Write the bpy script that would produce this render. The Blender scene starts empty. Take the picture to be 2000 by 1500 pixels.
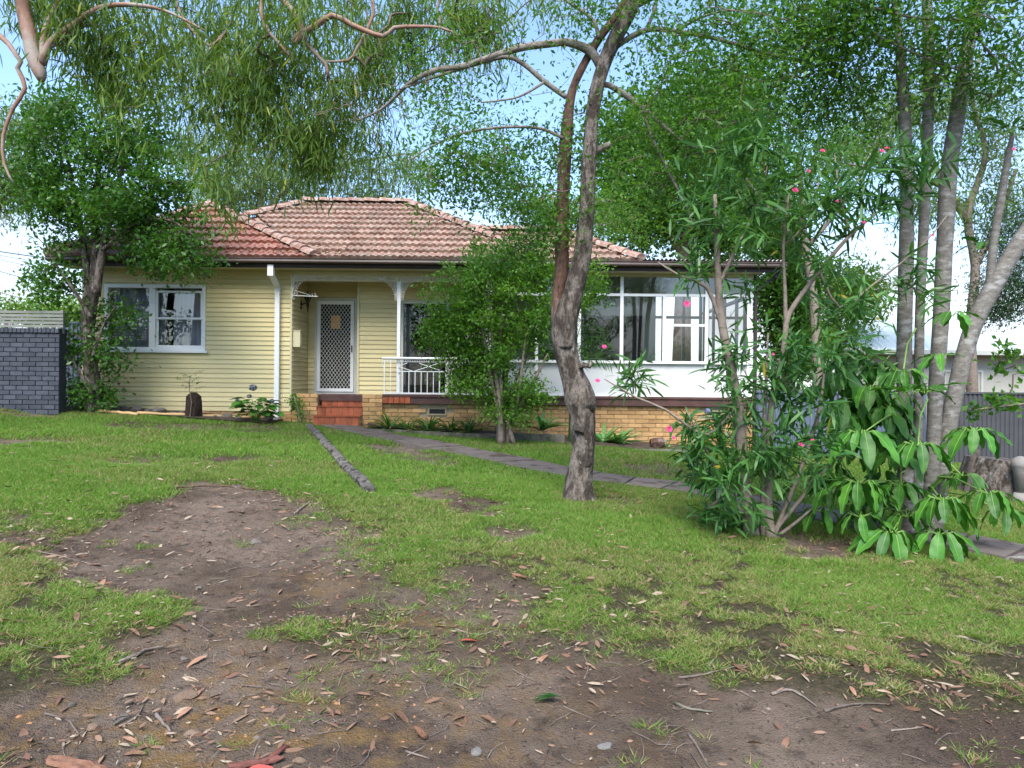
import bpy, bmesh, math, random
import numpy as np
from mathutils import Vector, Matrix
random.seed(7); RNG = np.random.default_rng(11)
SC = bpy.context.scene; COL = SC.collection
R = math.radians
# ------------------------------------------------------------------ camera, sky, sun, exposure
ROLL = R(-0.55); EYE = Vector((0, 0, 1.5)); F = 2000 * 24 / 36.0
cam = bpy.data.cameras.new('camera'); cam.lens = 24; cam.sensor_width = 36; cam.clip_start = .05; cam.clip_end = 2000
co = bpy.data.objects.new('camera', cam); COL.objects.link(co); co.location = EYE; co.rotation_euler = (R(90), ROLL, 0)
SC.camera = co
SUN_EL, SUN_AZ = 52, 190      # azimuth clockwise from +y: the sun stands behind and to the left of the viewer
w = bpy.data.worlds.new('World'); SC.world = w; w.use_nodes = True
nt = w.node_tree; nt.nodes.clear()
def wn(t): return nt.nodes.new(t)
out = wn('ShaderNodeOutputWorld'); bg = wn('ShaderNodeBackground'); sky = wn('ShaderNodeTexSky')
sky.sky_type = 'NISHITA'; sky.sun_disc = False; sky.sun_elevation = R(SUN_EL); sky.sun_rotation = R(SUN_AZ)
sky.air_density = 1.0; sky.dust_density = .4; sky.ozone_density = 3.0
tc = wn('ShaderNodeTexCoord'); mp = wn('ShaderNodeMapping'); mp.inputs['Scale'].default_value = (1.2, 1.2, 4.0)
nz = wn('ShaderNodeTexNoise'); nz.inputs['Scale'].default_value = 1.6; nz.inputs['Detail'].default_value = 7; nz.inputs['Roughness'].default_value = .55
sx = wn('ShaderNodeSeparateXYZ'); mr = wn('ShaderNodeMapRange'); mr.inputs[1].default_value = .02; mr.inputs[2].default_value = .5; mr.inputs[3].default_value = .36; mr.inputs[4].default_value = -.42
ad = wn('ShaderNodeMath'); ad.operation = 'ADD'
cr = wn('ShaderNodeValToRGB'); cr.color_ramp.elements[0].position = .42; cr.color_ramp.elements[1].position = .85
mx = wn('ShaderNodeMixRGB'); mx.inputs[2].default_value = (2.3, 2.42, 2.58, 1)
L = nt.links.new
L(tc.outputs['Generated'], mp.inputs[0]); L(mp.outputs[0], nz.inputs['Vector']); L(tc.outputs['Generated'], sx.inputs[0]); L(sx.outputs[2], mr.inputs[0])
L(nz.outputs[0], ad.inputs[0]); L(mr.outputs[0], ad.inputs[1]); L(ad.outputs[0], cr.inputs[0]); L(cr.outputs[0], mx.inputs[0])
L(sky.outputs[0], mx.inputs[1]); L(mx.outputs[0], bg.inputs[0]); bg.inputs[1].default_value = .135; L(bg.outputs[0], out.inputs[0])
sl = bpy.data.lights.new('sun', 'SUN'); sl.energy = 2.4; sl.angle = R(38); sl.color = (1, .96, .9)
so = bpy.data.objects.new('sun', sl); COL.objects.link(so)
_d = Vector((math.sin(R(SUN_AZ)) * math.cos(R(SUN_EL)), math.cos(R(SUN_AZ)) * math.cos(R(SUN_EL)), math.sin(R(SUN_EL))))
so.rotation_euler = _d.to_track_quat('Z', 'Y').to_euler(); so.location = _d * 50
SC.view_settings.view_transform = 'Standard'; SC.view_settings.look = 'None'; SC.view_settings.exposure = 1.62; SC.view_settings.gamma = 1
SC.cycles.max_bounces = 8; SC.cycles.transparent_max_bounces = 12; SC.cycles.transmission_bounces = 6
try: SC.cycles.use_denoising = True
except Exception: pass

# ------------------------------------------------------------------ surveying helpers (photo pixel + distance -> metres)
_rt = Vector((math.cos(ROLL), 0, -math.sin(ROLL))); _up = Vector((math.sin(ROLL), 0, math.cos(ROLL)))
def at(px, py, d):
    return EYE + d * (_rt * ((px - 1000) / F) + _up * ((750 - py) / F) + Vector((0, 1, 0)))
def gz0(x, y):
    x = np.asarray(x, float); y = np.asarray(y, float)
    g = np.where(y < 7, .0512 * (y - 2.7), .22 + .0225 * (y - 7)); g = np.where(y > 15, .4, g); g = np.where(y < 0, -.138, g)
    xs = np.clip(x, -14, 14)
    z = g - .05 * xs * np.clip(.35 + y / 11, .35, 1) + .022 * np.clip(-xs - 5.5, 0, 6) * np.clip((y - 6) / 6, 0, 1)
    return z
def gp(px, py):
    "the spot of ground seen at a pixel"
    d0 = at(px, py, 1) - EYE; lo, hi = .5, 60
    for _ in range(50):
        m = (lo + hi) / 2; p = EYE + d0 * m
        if p.z > float(gz0(p.x, p.y)): lo = m
        else: hi = m
    return EYE + d0 * lo
# value noise
_T = RNG.random((256, 256))
def vnoise(x, y):
    x = np.asarray(x, float); y = np.asarray(y, float)
    xi = np.floor(x).astype(int); yi = np.floor(y).astype(int); fx = x - xi; fy = y - yi
    fx = fx * fx * (3 - 2 * fx); fy = fy * fy * (3 - 2 * fy)
    a = _T[xi & 255, yi & 255]; b = _T[(xi + 1) & 255, yi & 255]; c = _T[xi & 255, (yi + 1) & 255]; d = _T[(xi + 1) & 255, (yi + 1) & 255]
    return (a * (1 - fx) + b * fx) * (1 - fy) + (c * (1 - fx) + d * fx) * fy
def fbm(x, y, o=4):
    s = 0; a = .5; t = 0
    for i in range(o):
        s = s + a * vnoise(x * 2 ** i + 17.3 * i, y * 2 ** i + 5.1 * i); t += a; a *= .5
    return s / t
# bare earth patches (outline, how bare)
DIRT = [
 ([(-200,1345),(130,1315),(230,1290),(350,1240),(400,1225),(300,1175),(140,1125),(70,1075),(170,1010),(330,960),(400,938),(540,948),(600,1000),(650,1090),(700,1135),(560,1190),(600,1240),(660,1290),(640,1330),(830,1345),(960,1300),(1040,1265),(1200,1258),(1400,1300),(1500,1335),(1700,1372),(1850,1362),(2000,1395),(2300,1430),(2300,1900),(-200,1900)], 1.0),
 ([(600,1150),(760,1120),(960,1150),(1060,1230),(1040,1300),(830,1345),(640,1330),(660,1250)], .62),
 ([(520,960),(640,985),(760,1040),(760,1130),(640,1130)], .6),
 ([(860,1095),(1010,1110),(1130,1180),(1100,1210),(960,1190),(870,1140)], .68),
 ([(365,893),(430,884),(510,893),(500,906),(420,908)], .85), ([(240,895),(330,890),(350,905),(270,915)], .55),
 ([(810,955),(900,950),(970,985),(960,1005),(890,1000)], .92), ([(945,1020),(1045,1012),(1060,1045),(970,1055)], .85),
 ([(-60,850),(70,848),(100,862),(-60,868)], .85), ([(10,803),(100,800),(110,815),(20,815)], .7), ([(190,822),(540,830),(540,845),(200,835)], .6),
 ([(690,868),(830,866),(850,890),(740,885)], .8), ([(790,888),(880,885),(900,915),(810,910)], .6),
 ([(1180,965),(1280,975),(1270,1000),(1190,990)], .5), ([(1480,1040),(1620,1050),(1720,1085),(1700,1105),(1540,1085)], .8), ([(1560,935),(1800,950),(1800,975),(1560,960)], .6),
 ([(1700,1330),(1850,1340),(1900,1370),(1700,1375)], .6), ([(1060,1215),(1200,1215),(1200,1262),(1050,1270)], .5),
 ([(1210,905),(1330,905),(1330,930),(1230,930)], .55), ([(-60,1000),(70,1010),(60,1080),(-60,1060)], .5),
]
GX = np.arange(-11, 11, .05); GY = np.arange(1, 16.5, .05)
_gx, _gy = np.meshgrid(GX, GY, indexing='ij')
_wx = _gx + .75 * (fbm(_gx * 1.9, _gy * 1.9) - .5) + .42 * (fbm(_gx * 9 + 40, _gy * 9) - .5)
_wy = _gy + .75 * (fbm(_gx * 1.9 + 90, _gy * 1.9 + 31) - .5) + .42 * (fbm(_gx * 9, _gy * 9 + 77) - .5)
def inpoly(X, Y, P):
    r = np.zeros(X.shape, bool); n = len(P)
    for i in range(n):
        x0, y0 = P[i]; x1, y1 = P[(i + 1) % n]
        if y0 == y1: continue
        c = ((y0 > Y) != (y1 > Y)) & (X < (x1 - x0) * (Y - y0) / (y1 - y0) + x0); r ^= c
    return r
DG = np.zeros(_gx.shape)
for pl, v in DIRT:
    P = [(q.x, q.y) for q in (gp(*p) for p in pl)]
    DG = np.maximum(DG, v * inpoly(_wx, _wy, P))
def blur(a, n):
    for _ in range(n):
        p = np.pad(a, 1, mode='edge'); a = (p[:-2, 1:-1] + p[2:, 1:-1] + p[1:-1, :-2] + p[1:-1, 2:] + 2 * a) / 6
    return a
DG = blur(DG, 2); DS = blur(DG, 14)
def lookup(G, x, y, outside=0.):
    u = (np.asarray(x, float) - GX[0]) / .05; v = (np.asarray(y, float) - GY[0]) / .05
    ins = (u >= 0) & (v >= 0) & (u < len(GX) - 1) & (v < len(GY) - 1)
    u = np.clip(u, 0, len(GX) - 1.001); v = np.clip(v, 0, len(GY) - 1.001)
    i = u.astype(int); j = v.astype(int); a = u - i; b = v - j
    r = G[i, j] * (1 - a) * (1 - b) + G[i + 1, j] * a * (1 - b) + G[i, j + 1] * (1 - a) * b + G[i + 1, j + 1] * a * b
    return np.where(ins, r, outside)
def surf(x, y):
    "height of the ground sheet"
    x = np.asarray(x, float); y = np.asarray(y, float)
    near = np.clip((16 - y) / 3, 0, 1) * np.clip((11 - abs(x)) / 2, 0, 1)
    D = lookup(DS, x, y); d1 = lookup(DG, x, y)
    z = gz0(x, y) - .06 * D + near * (.05 * (fbm(x * .9, y * .9, 3) - .5) + .022 * (fbm(x * 5, y * 5, 3) - .5) * (.5 + d1) + .02 * (fbm(x * 17, y * 17, 3) - .5) * (.25 + d1))
    return z
def sz(x, y): return float(surf(x, y))
def gs(px, py, dz=0):
    p = gp(px, py); return Vector((p.x, p.y, sz(p.x, p.y) + dz))

# ------------------------------------------------------------------ materials
M = {}
def mat(name, c1, c2=None, scale=6., rough=.7, bump=0., bscale=None, rnd=0., tint=False, c3=None, trans=0., spec=.3, stretch=(1, 1, 1), metal=0., lo=.35, hi=.65, coord='Object', c4=None, s4=2., lo4=.5, hi4=.6, bdist=.02):
    m = bpy.data.materials.new(name); m.use_nodes = True; t = m.node_tree; n = t.nodes; l = t.links.new
    b = n['Principled BSDF']; o = n['Material Output']
    b.inputs['Roughness'].default_value = rough; b.inputs['Specular IOR Level'].default_value = spec; b.inputs['Metallic'].default_value = metal
    col = None; c2 = c2 or c1
    tcn = n.new('ShaderNodeTexCoord'); mpn = n.new('ShaderNodeMapping'); mpn.inputs['Scale'].default_value = stretch; l(tcn.outputs[coord], mpn.inputs[0])
    oi = n.new('ShaderNodeObjectInfo')
    if rnd:   # shift the grain from piece to piece
        vm = n.new('ShaderNodeVectorMath'); vm.operation = 'SCALE'; vm.inputs[0].default_value = (37, 51, 23); l(oi.outputs['Random'], vm.inputs['Scale']); l(vm.outputs[0], mpn.inputs['Location'])
    def noise(s, det=6):
        z = n.new('ShaderNodeTexNoise'); z.inputs['Scale'].default_value = s; z.inputs['Detail'].default_value = det; z.inputs['Roughness'].default_value = .6; l(mpn.outputs[0], z.inputs['Vector']); return z
    mixn = n.new('ShaderNodeMixRGB'); mixn.inputs[1].default_value = (*c1, 1); mixn.inputs[2].default_value = (*c2, 1)
    if tint:
        a = n.new('ShaderNodeAttribute'); a.attribute_name = 'tint'
        l(a.outputs['Fac'], mixn.inputs[0]); col = mixn.outputs[0]
        if c3:
            q = n.new('ShaderNodeMixRGB'); rr = n.new('ShaderNodeMapRange'); rr.inputs[1].default_value = 1.0; rr.inputs[2].default_value = 1.6
            l(a.outputs['Fac'], rr.inputs[0]); l(rr.outputs[0], q.inputs[0]); l(col, q.inputs[1]); q.inputs[2].default_value = (*c3, 1); col = q.outputs[0]
    else:
        z = noise(scale); r = n.new('ShaderNodeMapRange'); r.inputs[1].default_value = lo; r.inputs[2].default_value = hi; l(z.outputs[0], r.inputs[0]); l(r.outputs[0], mixn.inputs[0]); col = mixn.outputs[0]
        if c3:
            z3 = noise(scale * 3.7, 4); r3 = n.new('ShaderNodeMapRange'); r3.inputs[1].default_value = .56; r3.inputs[2].default_value = .7; l(z3.outputs[0], r3.inputs[0])
            q = n.new('ShaderNodeMixRGB'); l(r3.outputs[0], q.inputs[0]); l(col, q.inputs[1]); q.inputs[2].default_value = (*c3, 1); col = q.outputs[0]
    if c4:
        z4 = noise(s4, 7); r4 = n.new('ShaderNodeMapRange'); r4.inputs[1].default_value = lo4; r4.inputs[2].default_value = hi4; l(z4.outputs[0], r4.inputs[0])
        q = n.new('ShaderNodeMixRGB'); l(r4.outputs[0], q.inputs[0]); l(col, q.inputs[1]); q.inputs[2].default_value = (*c4, 1); col = q.outputs[0]
    if rnd:
        h = n.new('ShaderNodeHueSaturation'); r = n.new('ShaderNodeMapRange'); r.inputs[3].default_value = 1 - rnd; r.inputs[4].default_value = 1 + rnd; l(oi.outputs['Random'], r.inputs[0]); l(r.outputs[0], h.inputs['Value']); l(col, h.inputs['Color']); col = h.outputs[0]
    l(col, b.inputs['Base Color'])
    if bump:
        z = noise(bscale or scale * 3, 8); bn = n.new('ShaderNodeBump'); bn.inputs['Strength'].default_value = bump; bn.inputs['Distance'].default_value = bdist; l(z.outputs[0], bn.inputs['Height']); l(bn.outputs[0], b.inputs['Normal'])
    if trans:
        tr = n.new('ShaderNodeBsdfTranslucent'); ms = n.new('ShaderNodeMixShader'); ms.inputs[0].default_value = trans
        g = n.new('ShaderNodeMixRGB'); g.blend_type = 'MULTIPLY'; g.inputs[0].default_value = 1; g.inputs[2].default_value = (1.5, 1.5, .7, 1); l(col, g.inputs[1]); l(g.outputs[0], tr.inputs[0])
        l(b.outputs[0], ms.inputs[1]); l(tr.outputs[0], ms.inputs[2]); l(ms.outputs[0], o.inputs[0])
    M[name] = m; return m
def glass(name, tintc=(1, 1, 1), k=1.5):
    m = bpy.data.materials.new(name); m.use_nodes = True; t = m.node_tree; n = t.nodes; l = t.links.new; n.remove(n['Principled BSDF'])
    tr = n.new('ShaderNodeBsdfTransparent'); tr.inputs[0].default_value = (*tintc, 1); gl = n.new('ShaderNodeBsdfGlossy'); gl.inputs['Roughness'].default_value = .015
    f = n.new('ShaderNodeFresnel'); f.inputs[0].default_value = 1.5; mu = n.new('ShaderNodeMath'); mu.operation = 'MULTIPLY'; mu.inputs[1].default_value = k; mu.use_clamp = True
    ms = n.new('ShaderNodeMixShader'); l(f.outputs[0], mu.inputs[0]); l(mu.outputs[0], ms.inputs[0]); l(tr.outputs[0], ms.inputs[1]); l(gl.outputs[0], ms.inputs[2]); l(ms.outputs[0], n['Material Output'].inputs[0])
    M[name] = m
mat('board', (.58, .485, .245), (.64, .545, .29), 1.2, .55, .15, 8, rnd=.07, stretch=(.25, 1, 3), c4=(.42, .36, .22), s4=3, lo4=.55, hi4=.85)
mat('cream', (.55, .49, .30), (.58, .52, .34), 2, .5)
mat('white', (.72, .72, .70), (.78, .78, .76), 2, .45, .05, 20, c4=(.55, .54, .5), s4=4, lo4=.62, hi4=.8)
mat('panel_white', (.56, .56, .55), (.62, .62, .61), 1, .55, c4=(.44, .43, .40), s4=2.5, lo4=.55, hi4=.8)
mat('offwhite', (.50, .50, .44), (.56, .55, .5), 3, .5)
mat('tile', (.20, .083, .058), (.26, .122, .086), 5, .8, .3, 30, rnd=.18, c4=(.335, .27, .21), s4=13, lo4=.40, hi4=.60)
mat('tile_red', (.24, .08, .055), (.30, .12, .088), 5, .75, .3, 30, rnd=.18, c4=(.33, .235, .185), s4=13, lo4=.46, hi4=.66)
mat('ridge_tile', (.25, .12, .09), (.32, .19, .145), 5, .8, .3, 30, rnd=.18, c4=(.37, .315, .26), s4=9, lo4=.46, hi4=.62)
mat('gutter', (.062, .042, .034), (.085, .06, .05), 3, .35)
mat('fascia', (.035, .024, .02), (.05, .034, .03), 3, .5)
mat('deck_dark', (.07, .035, .03), (.11, .055, .045), 5, .5, .1, 20, c4=(.2, .16, .14), s4=9, lo4=.66, hi4=.75)
mat('brick', (.40, .225, .09), (.49, .31, .145), 4, .85, .3, 40, rnd=.25, c4=(.30, .155, .075), s4=6, lo4=.55, hi4=.72)
mat('mortar', (.30, .24, .15), (.38, .31, .2), 6, .9, .3, 40)
mat('step_tile', (.25, .06, .024), (.34, .095, .04), 8, .5, .1, 30, rnd=.25)
mat('grey_brick', (.05, .055, .068), (.075, .08, .095), 5, .8, .4, 40, rnd=.18)
mat('grey_mortar', (.028, .03, .034), (.04, .04, .045), 6, .9, .3, 40)
mat('slat_grey', (.19, .19, .16), (.23, .23, .2), 3, .6, rnd=.06)
mat('steel_blue', (.10, .125, .17), (.12, .145, .19), 3, .45)
mat('steel_dark', (.062, .062, .066), (.075, .075, .08), 3, .4)
mat('black', (.012, .012, .013), (.02, .018, .018), 4, .45)
mat('unlit_dark', (.02, .02, .019), (.03, .03, .028), 1, .9)  # near-black colour that stands in for the shade of unlit rooms
mat('room', (.50, .51, .42), (.56, .57, .47), 1, .9)
mat('ceiling_white', (.7, .7, .66), None, 1, .9)
mat('curtain', (.36, .38, .46), (.44, .46, .54), 2, .9)
mat('paper', (.62, .30, .06), (.68, .36, .1), 9, .8)
mat('iron_white', (.74, .73, .68), (.6, .57, .5), 9, .5)
mat('concrete', (.21, .19, .17), (.28, .26, .235), 4, .9, .4, 25, rnd=.1, c4=(.12, .105, .09), s4=3, lo4=.52, hi4=.7)
mat('paving', (.115, .09, .078), (.17, .14, .122), 4, .9, .4, 30, rnd=.12, c4=(.06, .043, .032), s4=4, lo4=.48, hi4=.64)
mat('old_stone', (.10, .09, .07), (.2, .18, .14), 4, .95, .6, 20, c4=(.06, .075, .03), s4=3, lo4=.5, hi4=.65)
mat('rock', (.10, .085, .07), (.2, .17, .14), 6, .9, .6, 18, rnd=.25)
mat('white_rock', (.17, .155, .135), (.26, .245, .22), 9, .9, .6, 22)
mat('ochre_rock', (.19, .12, .068), (.27, .21, .155), 9, .9, .6, 20, rnd=.25, c4=(.25, .10, .045), s4=12, lo4=.54, hi4=.64)
mat('pebble', (.13, .105, .085), (.24, .195, .155), 3, .9, .2, 30, tint=True, c3=(.33, .16, .07))
mat('bamboo', (.42, .26, .11), (.55, .36, .17), 6, .6, .2, 20, stretch=(.3, 1, 1))
mat('sleeper', (.085, .075, .066), (.155, .14, .122), 6, .95, .7, 14, c4=(.03, .026, .02), s4=9, lo4=.5, hi4=.58)
mat('bark', (.055, .042, .033), (.20, .168, .14), 13, .95, 1.0, 26, stretch=(1, 1, .4), lo=.43, hi=.58, c3=(.085, .05, .034), c4=(.33, .32, .30), s4=11, lo4=.61, hi4=.7, bdist=.06)
mat('bark_red', (.07, .036, .024), (.18, .10, .068), 7, .95, 1.0, 22, stretch=(1, 1, .3), c3=(.03, .018, .014), c4=(.23, .20, .175), s4=9, lo4=.55, hi4=.66, bdist=.05)
mat('bark_limb', (.13, .105, .085), (.27, .235, .2), 12, .9, .6, 30)
mat('bark_gum', (.23, .115, .078), (.31, .175, .125), 4, .7, .3, 20, c4=(.30, .25, .21), s4=3, lo4=.46, hi4=.6)
mat('bark_twig', (.12, .085, .06), (.2, .15, .115), 9, .9, .3, 30)
mat('bark_pale', (.14, .125, .105), (.25, .23, .2), 12, .9, .6, 60, stretch=(1, 1, 2.2), c3=(.09, .075, .062), c4=(.33, .32, .30), s4=6, lo4=.55, hi4=.66)
mat('bark_grey', (.17, .13, .10), (.26, .21, .17), 14, .9, .4, 40)
mat('fern_stump', (.018, .012, .009), (.05, .03, .02), 30, .95, .9, 40)
mat('dead_wood', (.11, .085, .068), (.21, .17, .14), 14, .9, .5, 40, rnd=.3)
mat('bark_strip', (.17, .078, .044), (.26, .135, .085), 14, .9, .8, 22, c4=(.075, .034, .022), s4=9, lo4=.5, hi4=.62)
mat('bark_strip_dark', (.11, .04, .03), (.18, .07, .05), 8, .7, .5, 20)
mat('litter', (.13, .062, .038), (.25, .155, .10), tint=True, c3=(.33, .26, .185), rough=.8)
mat('leaf_red', (.42, .06, .05), (.5, .12, .08), 8, .5)
mat('leaf_dry', (.18, .09, .052), (.26, .15, .095), 12, .75, rnd=.45)
mat('grass', (.075, .17, .022), (.185, .315, .05), tint=True, c3=(.36, .27, .14), rough=.6, trans=.35, spec=.2)
mat('leaf_main', (.036, .12, .017), (.125, .27, .036), tint=True, rough=.45, trans=.45, spec=.4)
mat('leaf_gum', (.048, .115, .028), (.18, .275, .045), tint=True, c3=(.42, .40, .05), rough=.5, trans=.45)
mat('leaf_lilly', (.027, .095, .013), (.095, .23, .028), tint=True, rough=.4, trans=.38, spec=.45)
mat('leaf_shrub', (.04, .13, .015), (.16, .32, .035), tint=True, rough=.45, trans=.38)
mat('leaf_oleander', (.034, .115, .026), (.095, .225, .05), tint=True, c3=(.45, .36, .04), rough=.42, trans=.3, spec=.4)
mat('leaf_umbrella', (.032, .13, .015), (.075, .215, .026), 5, .45, .15, 30, rnd=.35, trans=.22, spec=.3)
mat('midrib', (.17, .29, .06), (.2, .33, .08), 5, .5)
mat('leaf_back', (.046, .135, .02), (.15, .29, .04), tint=True, rough=.5, trans=.45)
mat('leaf_pale', (.075, .14, .05), (.19, .28, .09), tint=True, rough=.6, trans=.35)
mat('leaf_lime', (.07, .16, .02), (.2, .33, .05), tint=True, rough=.5, trans=.4)
mat('leaf_conifer', (.02, .055, .018), (.04, .09, .03), tint=True, rough=.6, trans=.15)
mat('leaf_strap', (.035, .12, .025), (.09, .22, .05), tint=True, c3=(.45, .33, .08), rough=.45, trans=.25)
mat('leaf_agave', (.07, .20, .05), (.14, .3, .08), tint=True, rough=.4, trans=.2)
mat('leaf_hydrangea', (.035, .14, .022), (.08, .24, .04), tint=True, rough=.45, trans=.25)
mat('petal_pink', (.72, .05, .22), (.8, .12, .32), 20, .5, trans=.2)
mat('petal_blue', (.10, .13, .30), (.22, .26, .46), 60, .6, trans=.2)
mat('petal_slate', (.05, .07, .11), (.1, .13, .17), 60, .6, trans=.2)
mat('petal_lime', (.42, .5, .24), (.5, .56, .34), 60, .6, trans=.2)
mat('pale_roof', (.62, .68, .66), (.68, .73, .72), 2, .5, c4=(.45, .5, .46), s4=3, lo4=.6, hi4=.75)
mat('pale_wall', (.40, .38, .32), (.44, .42, .36), 3, .8)
mat('unlit_doorway', (.085, .08, .06), (.11, .10, .08), 3, .8)  # dim tone painted as the shade inside the sunroom doorway
mat('soil', (.04, .028, .02), (.085, .06, .045), 9, .95, .6, 30)
mat('wire', (.02, .02, .022), None, 1, .6)
mat('corrugated', (.55, .5, .46), (.62, .58, .54), 3, .5)
mat('seed', (.30, .38, .14), (.42, .5, .2), 9, .6, trans=.2)
glass('glass', (.95, .97, .96), 3.8); glass('glass_dark', (.55, .6, .58), 2.2)
def ground_material():
    m = bpy.data.materials.new('earth'); m.use_nodes = True; t = m.node_tree; n = t.nodes; l = t.links.new; b = n['Principled BSDF']; b.inputs['Roughness'].default_value = .95; b.inputs['Specular IOR Level'].default_value = .15
    tcn = n.new('ShaderNodeTexCoord')
    def noise(s, d=8, r=.6):
        z = n.new('ShaderNodeTexNoise'); z.inputs['Scale'].default_value = s; z.inputs['Detail'].default_value = d; z.inputs['Roughness'].default_value = r; l(tcn.outputs['Object'], z.inputs['Vector']); return z.outputs[0]
    def rng(v, a, c):
        r = n.new('ShaderNodeMapRange'); r.inputs[1].default_value = a; r.inputs[2].default_value = c; l(v, r.inputs[0]); return r.outputs[0]
    def mixc(f, a, c):
        q = n.new('ShaderNodeMixRGB'); l(f, q.inputs[0])
        for i, v in ((1, a), (2, c)):
            if isinstance(v, tuple): q.inputs[i].default_value = (*v, 1)
            else: l(v, q.inputs[i])
        return q.outputs[0]
    dirt = mixc(rng(noise(1.1), .38, .62), (.125, .086, .06), (.30, .222, .162))
    dirt = mixc(rng(noise(9), .52, .74), dirt, (.075, .053, .04))
    dirt = mixc(rng(noise(45, 6, .7), .56, .66), dirt, (.055, .039, .03))
    at1 = n.new('ShaderNodeAttribute'); at1.attribute_name = 'ochre'
    mu = n.new('ShaderNodeMath'); mu.operation = 'MULTIPLY'; l(at1.outputs['Fac'], mu.inputs[0]); l(rng(noise(6), .46, .62), mu.inputs[1])
    dirt = mixc(mu.outputs[0], dirt, (.30, .185, .075))
    dirt = mixc(rng(noise(85, 3), .6, .72), dirt, (.28, .215, .165))
    thatch = mixc(rng(noise(30, 5), .35, .65), (.05, .05, .022), (.14, .105, .06))
    at2 = n.new('ShaderNodeAttribute'); at2.attribute_name = 'dirt'
    l(mixc(at2.outputs['Fac'], thatch, dirt), b.inputs['Base Color'])
    bn = n.new('ShaderNodeBump'); bn.inputs['Strength'].default_value = 1.0; bn.inputs['Distance'].default_value = .045
    su = n.new('ShaderNodeMath'); su.operation = 'ADD'; l(noise(28, 8, .7), su.inputs[0]); l(noise(110, 4), su.inputs[1]); l(su.outputs[0], bn.inputs['Height']); l(bn.outputs[0], b.inputs['Normal'])
    M['earth'] = m
ground_material()

# ------------------------------------------------------------------ building helpers
def link(o, parent=None):
    COL.objects.link(o)
    if parent is not None: o.parent = parent
    return o
def tag(o, label=None, cat=None, group=None, kind=None):
    for k, v in (('label', label), ('category', cat), ('group', group), ('kind', kind)):
        if v: o[k] = v
    return o
def thing(name, loc, label, cat, group=None, rz=0):
    o = bpy.data.objects.new(name, None); link(o); o.location = loc; o.rotation_euler = (0, 0, rz); o.empty_display_size = .1
    return tag(o, label, cat, group)
def objm(name, me, parent=None, loc=None, rot=None, scale=None, m=None):
    o = bpy.data.objects.new(name, me); link(o, parent)
    if loc is not None: o.location = loc
    if rot is not None: o.rotation_euler = rot
    if scale is not None: o.scale = scale
    if m is not None and not len(me.materials): me.materials.append(M[m])
    return o
class MB:
    def __init__(s): s.v = []; s.f = []
    def add(s, vs, fs):
        b = len(s.v); s.v += [tuple(v) for v in vs]; s.f += [tuple(i + b for i in f) for f in fs]; return s
    def box(s, x0, x1, y0, y1, z0, z1):
        return s.add([(x0, y0, z0), (x1, y0, z0), (x1, y1, z0), (x0, y1, z0), (x0, y0, z1), (x1, y0, z1), (x1, y1, z1), (x0, y1, z1)], [(0, 3, 2, 1), (4, 5, 6, 7), (0, 1, 5, 4), (1, 2, 6, 5), (2, 3, 7, 6), (3, 0, 4, 7)])
    def bar(s, p, q, w, h=None, up=(0, 0, 1)):
        p = Vector(p); q = Vector(q); h = h or w; d = (q - p).normalized(); u = Vector(up)
        if abs(d.dot(u)) > .98: u = Vector((0, 1, 0))
        a = d.cross(u).normalized() * w / 2; c = a.cross(d).normalized() * h / 2
        vs = [p - a - c, p + a - c, p + a + c, p - a + c, q - a - c, q + a - c, q + a + c, q - a + c]
        return s.add(vs, [(0, 1, 2, 3), (7, 6, 5, 4), (0, 4, 5, 1), (1, 5, 6, 2), (2, 6, 7, 3), (3, 7, 4, 0)])
    def tube(s, pts, radii, n=6, lump=0., caps=True):
        pts = [Vector(p) for p in pts]; k = len(pts)
        if not hasattr(radii, '__len__'): radii = [radii] * k
        t0 = (pts[1] - pts[0]).normalized(); a = t0.orthogonal().normalized(); vs = []
        for i in range(k):
            t = (pts[min(i + 1, k - 1)] - pts[max(i - 1, 0)]); t = t.normalized() if t.length > 1e-9 else t0
            a = (a - t * a.dot(t)); a = a.normalized() if a.length > 1e-6 else t.orthogonal().normalized(); c = t.cross(a)
            for j in range(n):
                th = 2 * math.pi * j / n; r = radii[i]
                if lump: 
                    q = pts[i] + (a * math.cos(th) + c * math.sin(th)) * r
                    r *= 1 + lump * (float(fbm(th * 1.3 + q.x * 3, q.z * 4 + 3 * math.sin(th), 3)) - .5) * 2
                vs.append(pts[i] + (a * math.cos(th) + c * math.sin(th)) * r)
        fs = [(i * n + j, i * n + (j + 1) % n, (i + 1) * n + (j + 1) % n, (i + 1) * n + j) for i in range(k - 1) for j in range(n)]
        if caps: fs += [tuple(reversed(range(n))), tuple((k - 1) * n + j for j in range(n))]
        return s.add(vs, fs)
    def build(s, name, m, parent=None, smooth=False, loc=None):
        me = bpy.data.meshes.new(name); me.from_pydata(s.v, [], s.f); me.materials.append(M[m]); me.update()
        if smooth: me.polygons.foreach_set('use_smooth', [True] * len(me.polygons))
        return objm(name, me, parent, loc)
    def mesh(s, name, m, smooth=False):
        me = bpy.data.meshes.new(name); me.from_pydata(s.v, [], s.f); me.materials.append(M[m]); me.update()
        if smooth: me.polygons.foreach_set('use_smooth', [True] * len(me.polygons))
        return me
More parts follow.
